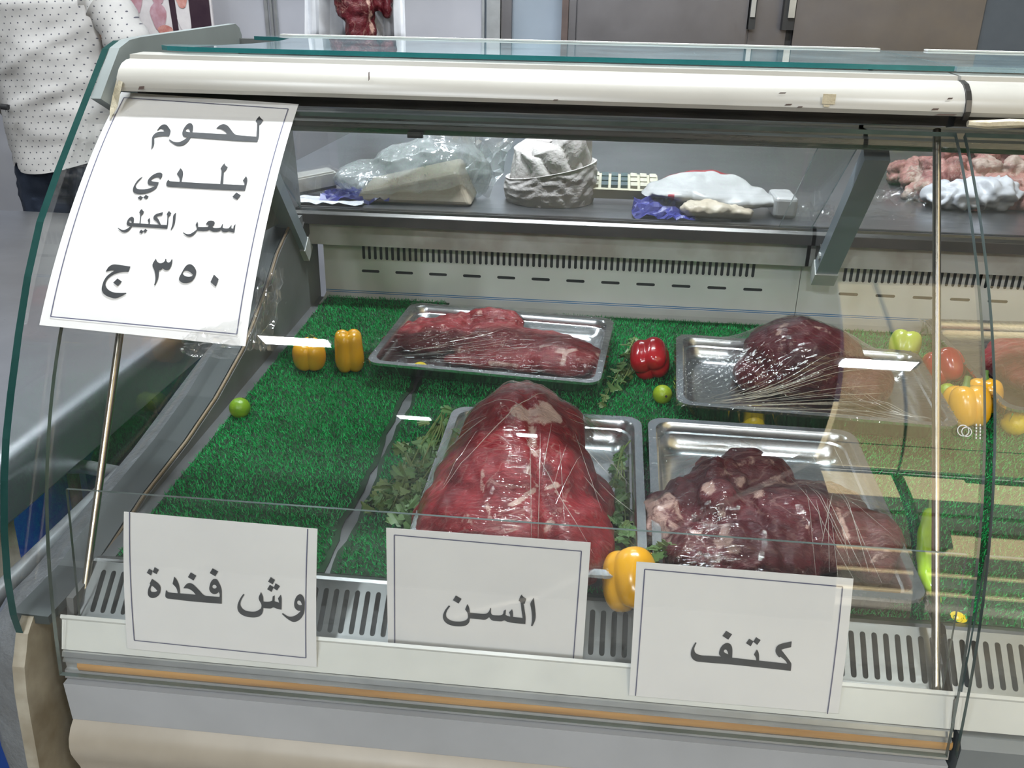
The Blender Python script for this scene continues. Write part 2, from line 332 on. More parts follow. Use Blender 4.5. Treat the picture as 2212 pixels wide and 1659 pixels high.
# ------------------------------------------------------------------ mesh helpers
class MB:
    def __init__(s): s.v = []; s.f = []; s.m = []
    def add(s, vs, fs, mi=0):
        o = len(s.v); s.v += [tuple(v) for v in vs]
        for f in fs: s.f.append([i+o for i in f]); s.m.append(mi)
        return s
    def box(s, x0, x1, y0, y1, z0, z1, mi=0, M=None):
        P = [(x0, y0, z0), (x1, y0, z0), (x1, y1, z0), (x0, y1, z0), (x0, y0, z1), (x1, y0, z1), (x1, y1, z1), (x0, y1, z1)]
        if M is not None: P = [tuple(M @ Vector(p)) for p in P]
        return s.add(P, [(0, 3, 2, 1), (4, 5, 6, 7), (0, 1, 5, 4), (1, 2, 6, 5), (2, 3, 7, 6), (3, 0, 4, 7)], mi)
    def prism(s, prof, x0, x1, mi=0, cap=None):
        """closed (y,z) outline run along x"""
        n = len(prof); a = [(x0, y, z) for y, z in prof]; b = [(x1, y, z) for y, z in prof]
        s.add(a+b, [(i, (i+1) % n, n+(i+1) % n, n+i) for i in range(n)], mi)
        tri = tessellate_polygon([[Vector((y, z, 0)) for y, z in prof]])
        s.add(a, [t for t in tri], mi if cap is None else cap); s.add(b, [t[::-1] for t in tri], mi if cap is None else cap)
        return s
    def sheet(s, prof, x0, x1, th, mi=0, edge=1):
        """open (y,z) line run along x and thickened"""
        n = len(prof); o = []
        for i in range(n):
            a = prof[max(i-1, 0)]; b = prof[min(i+1, n-1)]; t = Vector((b[0]-a[0], b[1]-a[1])).normalized()
            o.append((prof[i][0]+t[1]*th, prof[i][1]-t[0]*th))
        V = [(x0, y, z) for y, z in prof]+[(x1, y, z) for y, z in prof]+[(x0, y, z) for y, z in o]+[(x1, y, z) for y, z in o]
        s.add(V, [(i, i+1, n+i+1, n+i) for i in range(n-1)]+[(2*n+i, 3*n+i, 3*n+i+1, 2*n+i+1) for i in range(n-1)], mi)
        s.add(V, [(i, 2*n+i, 2*n+i+1, i+1) for i in range(n-1)]+[(n+i, n+i+1, 3*n+i+1, 3*n+i) for i in range(n-1)]+[(0, n, 3*n, 2*n), (n-1, 3*n-1, 4*n-1, 2*n-1)], edge)
        return s
    def tube(s, pts, r, n=8, mi=0, cap=True):
        pts = [Vector(p) for p in pts]; rs = r if isinstance(r, (list, tuple)) else [r]*len(pts)
        prev = None; V = []; F = []
        for i, p in enumerate(pts):
            t = (pts[min(i+1, len(pts)-1)]-pts[max(i-1, 0)]).normalized()
            if prev is None:
                a = t.orthogonal().normalized()
            else:
                a = prev-t*prev.dot(t)
                a = a.normalized() if a.length > 1e-6 else t.orthogonal().normalized()
            prev = a; b = t.cross(a)
            V += [p+(a*math.cos(2*math.pi*k/n)+b*math.sin(2*math.pi*k/n))*rs[i] for k in range(n)]
        for i in range(len(pts)-1):
            for k in range(n):
                F.append((i*n+k, i*n+(k+1) % n, (i+1)*n+(k+1) % n, (i+1)*n+k))
        if cap: F += [tuple(range(n))[::-1], tuple((len(pts)-1)*n+k for k in range(n))]
        return s.add(V, F, mi)
    def loft(s, loops, mi=0, caps=(True, True), closed=True):
        n = len(loops[0]); V = [p for l in loops for p in l]; F = []
        for i in range(len(loops)-1):
            for k in range(n if closed else n-1):
                F.append((i*n+k, i*n+(k+1) % n, (i+1)*n+(k+1) % n, (i+1)*n+k))
        if caps[0]: F.append(tuple(range(n))[::-1])
        if caps[1]: F.append(tuple((len(loops)-1)*n+k for k in range(n)))
        return s.add(V, F, mi)
    def poly(s, rings, fn, mi=0):
        """flat outline with holes; fn maps each 2-D point into space"""
        tri = tessellate_polygon([[Vector((p[0], p[1], 0)) for p in r] for r in rings])
        return s.add([fn(p) for r in rings for p in r], tri, mi)
    def build(s, name, mats, parent=None, smooth=False, origin=None, fix=True):
        me = bpy.data.meshes.new(name)
        o_ = Vector(origin) if origin is not None else Vector((0, 0, 0))
        me.from_pydata([tuple(Vector(v)-o_) for v in s.v], [], s.f)
        mats = mats if isinstance(mats, (list, tuple)) else [mats]
        for q in mats: me.materials.append(MATS[q])
        me.polygons.foreach_set('material_index', s.m)
        if fix:
            bm = bmesh.new(); bm.from_mesh(me); bmesh.ops.remove_doubles(bm, verts=bm.verts, dist=1e-6); bmesh.ops.recalc_face_normals(bm, faces=bm.faces); bm.to_mesh(me); bm.free()
        if smooth:
            me.polygons.foreach_set('use_smooth', [True]*len(me.polygons))
            try: me.set_sharp_from_angle(angle=math.radians(38))
            except Exception: pass
        me.update()
        o = bpy.data.objects.new(name, me); COL.objects.link(o)
        if origin is not None: o.location = o_
        if parent is not None: o.parent = parent
        return o

def tag(o, label=None, cat=None, group=None, kind=None):
    if label: o['label'] = label
    if cat: o['category'] = cat
    if group: o['group'] = group
    if kind: o['kind'] = kind
    return o
def thing(name, label, cat, loc=(0, 0, 0), group=None, kind=None):
    o = bpy.data.objects.new(name, None); COL.objects.link(o); o.location = loc; o.empty_display_size = 0.05
    return tag(o, label, cat, group, kind)
def put(child, root):
    """parent a part built in world coordinates to a thing standing elsewhere"""
    child.parent = root
    child.matrix_parent_inverse = Matrix.Translation(root.location).inverted()
    return child
def part(mb, name, mats, root, smooth=False):
    return put(mb.build(name, mats, None, smooth), root)
def copy_thing(o, loc, rz=None, label=None):
    c = o.copy(); COL.objects.link(c); c.location = loc
    if rz is not None: c.rotation_euler.z = rz
    if label: c['label'] = label
    for ch in o.children:
        d = ch.copy(); COL.objects.link(d); d.parent = c
        for g in ch.children:
            e = g.copy(); COL.objects.link(e); e.parent = d
    return c

def blob(name, parts, vox, mats, amp=((30, 0.002),), parent=None, smooth_it=6, seed=0, origin=None, zmin=None, fold=None):
    """one continuous organic mesh: ellipsoids and tapered limbs fused by voxel remesh, then roughened"""
    mb = bmesh.new()
    for p in parts:
        if p[0] == 'e':
            _, c, r, rot = (p+((0, 0, 0),))[:4] if len(p) < 4 else p
            M = Matrix.Translation(c) @ Euler(rot).to_matrix().to_4x4() @ Matrix.Diagonal((r[0], r[1], r[2], 1))
            bmesh.ops.create_icosphere(mb, subdivisions=3, radius=1, matrix=M)
        elif p[0] == 'c':                       # tapered limb a -> b
            _, a, b, ra, rb = p
            a = Vector(a); b = Vector(b); n = max(2, int((b-a).length/min(ra, rb)/0.5)+1)
            for i in range(n+1):
                t = i/n; bmesh.ops.create_icosphere(mb, subdivisions=2, radius=ra+(rb-ra)*t, matrix=Matrix.Translation(a.lerp(b, t)))
        elif p[0] == 'b':
            _, c, r, rot = p
            M = Matrix.Translation(c) @ Euler(rot).to_matrix().to_4x4() @ Matrix.Diagonal((r[0]*2, r[1]*2, r[2]*2, 1))
            bmesh.ops.create_cube(mb, size=1, matrix=M)
    me = bpy.data.meshes.new(name+'_raw'); mb.to_mesh(me); mb.free()
    o = bpy.data.objects.new(name+'_raw', me); COL.objects.link(o)
    md = o.modifiers.new('r', 'REMESH'); md.mode = 'VOXEL'; md.voxel_size = vox; md.use_smooth_shade = True
    if smooth_it:
        ms = o.modifiers.new('s', 'SMOOTH'); ms.iterations = smooth_it; ms.factor = 0.5
    dg = bpy.context.evaluated_depsgraph_get(); dg.update()
    me2 = bpy.data.meshes.new_from_object(o.evaluated_get(dg)); me2.name = name
    bpy.data.objects.remove(o); bpy.data.meshes.remove(me)
    nv = len(me2.vertices); co = np.empty(nv*3); me2.vertices.foreach_get('co', co); co = co.reshape(-1, 3)
    no = np.empty(nv*3); me2.vertices.foreach_get('normal', no); no = no.reshape(-1, 3)
    off = Vector((seed*3.1, seed*1.7, seed*0.9))
    for sc, am in amp:
        d = np.array([noise.noise(Vector(c)*sc+off) for c in co]); co = co+no*(d*am)[:, None]
    if fold is not None:
        d = np.array([fold(Vector(c)) for c in co]); co = co+no*d[:, None]
    if zmin is not None:
        zz = np.array([zmin(c) for c in co]); co[:, 2] = np.maximum(co[:, 2], zz)
    if origin is None: origin = ((co[:, 0].min()+co[:, 0].max())/2, (co[:, 1].min()+co[:, 1].max())/2, co[:, 2].min())
    co = co-np.array(origin)
    me2.vertices.foreach_set('co', co.ravel())
    mats = mats if isinstance(mats, (list, tuple)) else [mats]
    me2.materials.clear()
    for q in mats: me2.materials.append(MATS[q])
    me2.polygons.foreach_set('use_smooth', [True]*len(me2.polygons)); me2.update()
    r = bpy.data.objects.new(name, me2); COL.objects.link(r); r.location = origin
    if parent is not None: put(r, parent)
    return r

def world_bvh(objs):
    V = []; F = []
    for o in objs:
        M = Matrix.Translation(o.location) @ o.rotation_euler.to_matrix().to_4x4() if o.rotation_mode == 'XYZ' else Matrix.Translation(o.location)
        k = len(V); V += [M @ v.co for v in o.data.vertices]; F += [[i+k for i in p.vertices] for p in o.data.polygons]
    return BVHTree.FromPolygons(V, F)

def paint(o, strokes):
    """colour marks of the thing itself: each stroke is a line over its surface, strokes = (points, radius, channel, value)"""
    bv = world_bvh([o]); n = len(o.data.vertices)
    co = np.empty(n*3); o.data.vertices.foreach_get('co', co); co = co.reshape(-1, 3)+np.array(o.location)
    T = np.zeros((n, 4)); T[:, 3] = 1
    for pts, r, ch, val in strokes:
        P = []
        for px, py in pts:
            d = ((px-1106)/FPX*RT-(py-829.5)/FPX*UP+FW).normalized(); h = bv.ray_cast(CAM, d)
            if h[0] is not None: P.append(np.array(h[0]))
        if not P: continue
        dist = np.full(n, 1e9)
        for i in range(max(1, len(P)-1)):
            a = P[i]; b = P[min(i+1, len(P)-1)]; ab = b-a; L2 = max(1e-12, ab@ab)
            t = np.clip(((co-a)@ab)/L2, 0, 1); dist = np.minimum(dist, np.linalg.norm(co-(a+t[:, None]*ab), axis=1))
        T[:, ch] = np.maximum(T[:, ch], val*np.clip(1.5-dist/r, 0, 1))
    at_ = o.data.color_attributes.new('tone', 'FLOAT_COLOR', 'POINT'); at_.data.foreach_set('color', T.ravel())
GS = [(1.0198,1.3743),(1.0106,1.368),(1.0014,1.3616),(0.9925,1.355),(0.9836,1.3483),(0.9748,1.3414),(0.9661,1.3344),(0.9575,1.3273),(0.949,1.3201),(0.9406,1.3127),(0.9323,1.3053),(0.9241,1.2978),(0.9159,1.2901),(0.9079,1.2824),(0.8999,1.2746),(0.8921,1.2666),(0.8843,1.2586),(0.8767,1.2504),(0.8692,1.2422),(0.8618,1.2338),(0.8545,1.2253),(0.8474,1.2168),(0.8404,1.2081),(0.8336,1.1992),(0.8269,1.1903),(0.8204,1.1813),(0.814,1.1721),(0.8079,1.1628),(0.8019,1.1534),(0.7961,1.1439),(0.7904,1.1343),(0.785,1.1245),(0.7798,1.1147),(0.7747,1.1047),(0.7698,1.0947),(0.7652,1.0845),(0.7607,1.0743),(0.7565,1.064),(0.7524,1.0535),(0.7485,1.0431),(0.7448,1.0325),(0.7413,1.0219),(0.738,1.0112),(0.7348,1.0005),(0.7319,0.9897),(0.7291,0.9789),(0.7264,0.9681),(0.7239,0.9572),(0.7216,0.9463),(0.7194,0.9354),(0.7174,0.9244),(0.7154,0.9135),(0.7136,0.9025),(0.7119,0.8915),(0.7104,0.8805),(0.7089,0.8695),(0.7075,0.8584),(0.7062,0.8473),(0.7051,0.8362),(0.7039,0.825)]
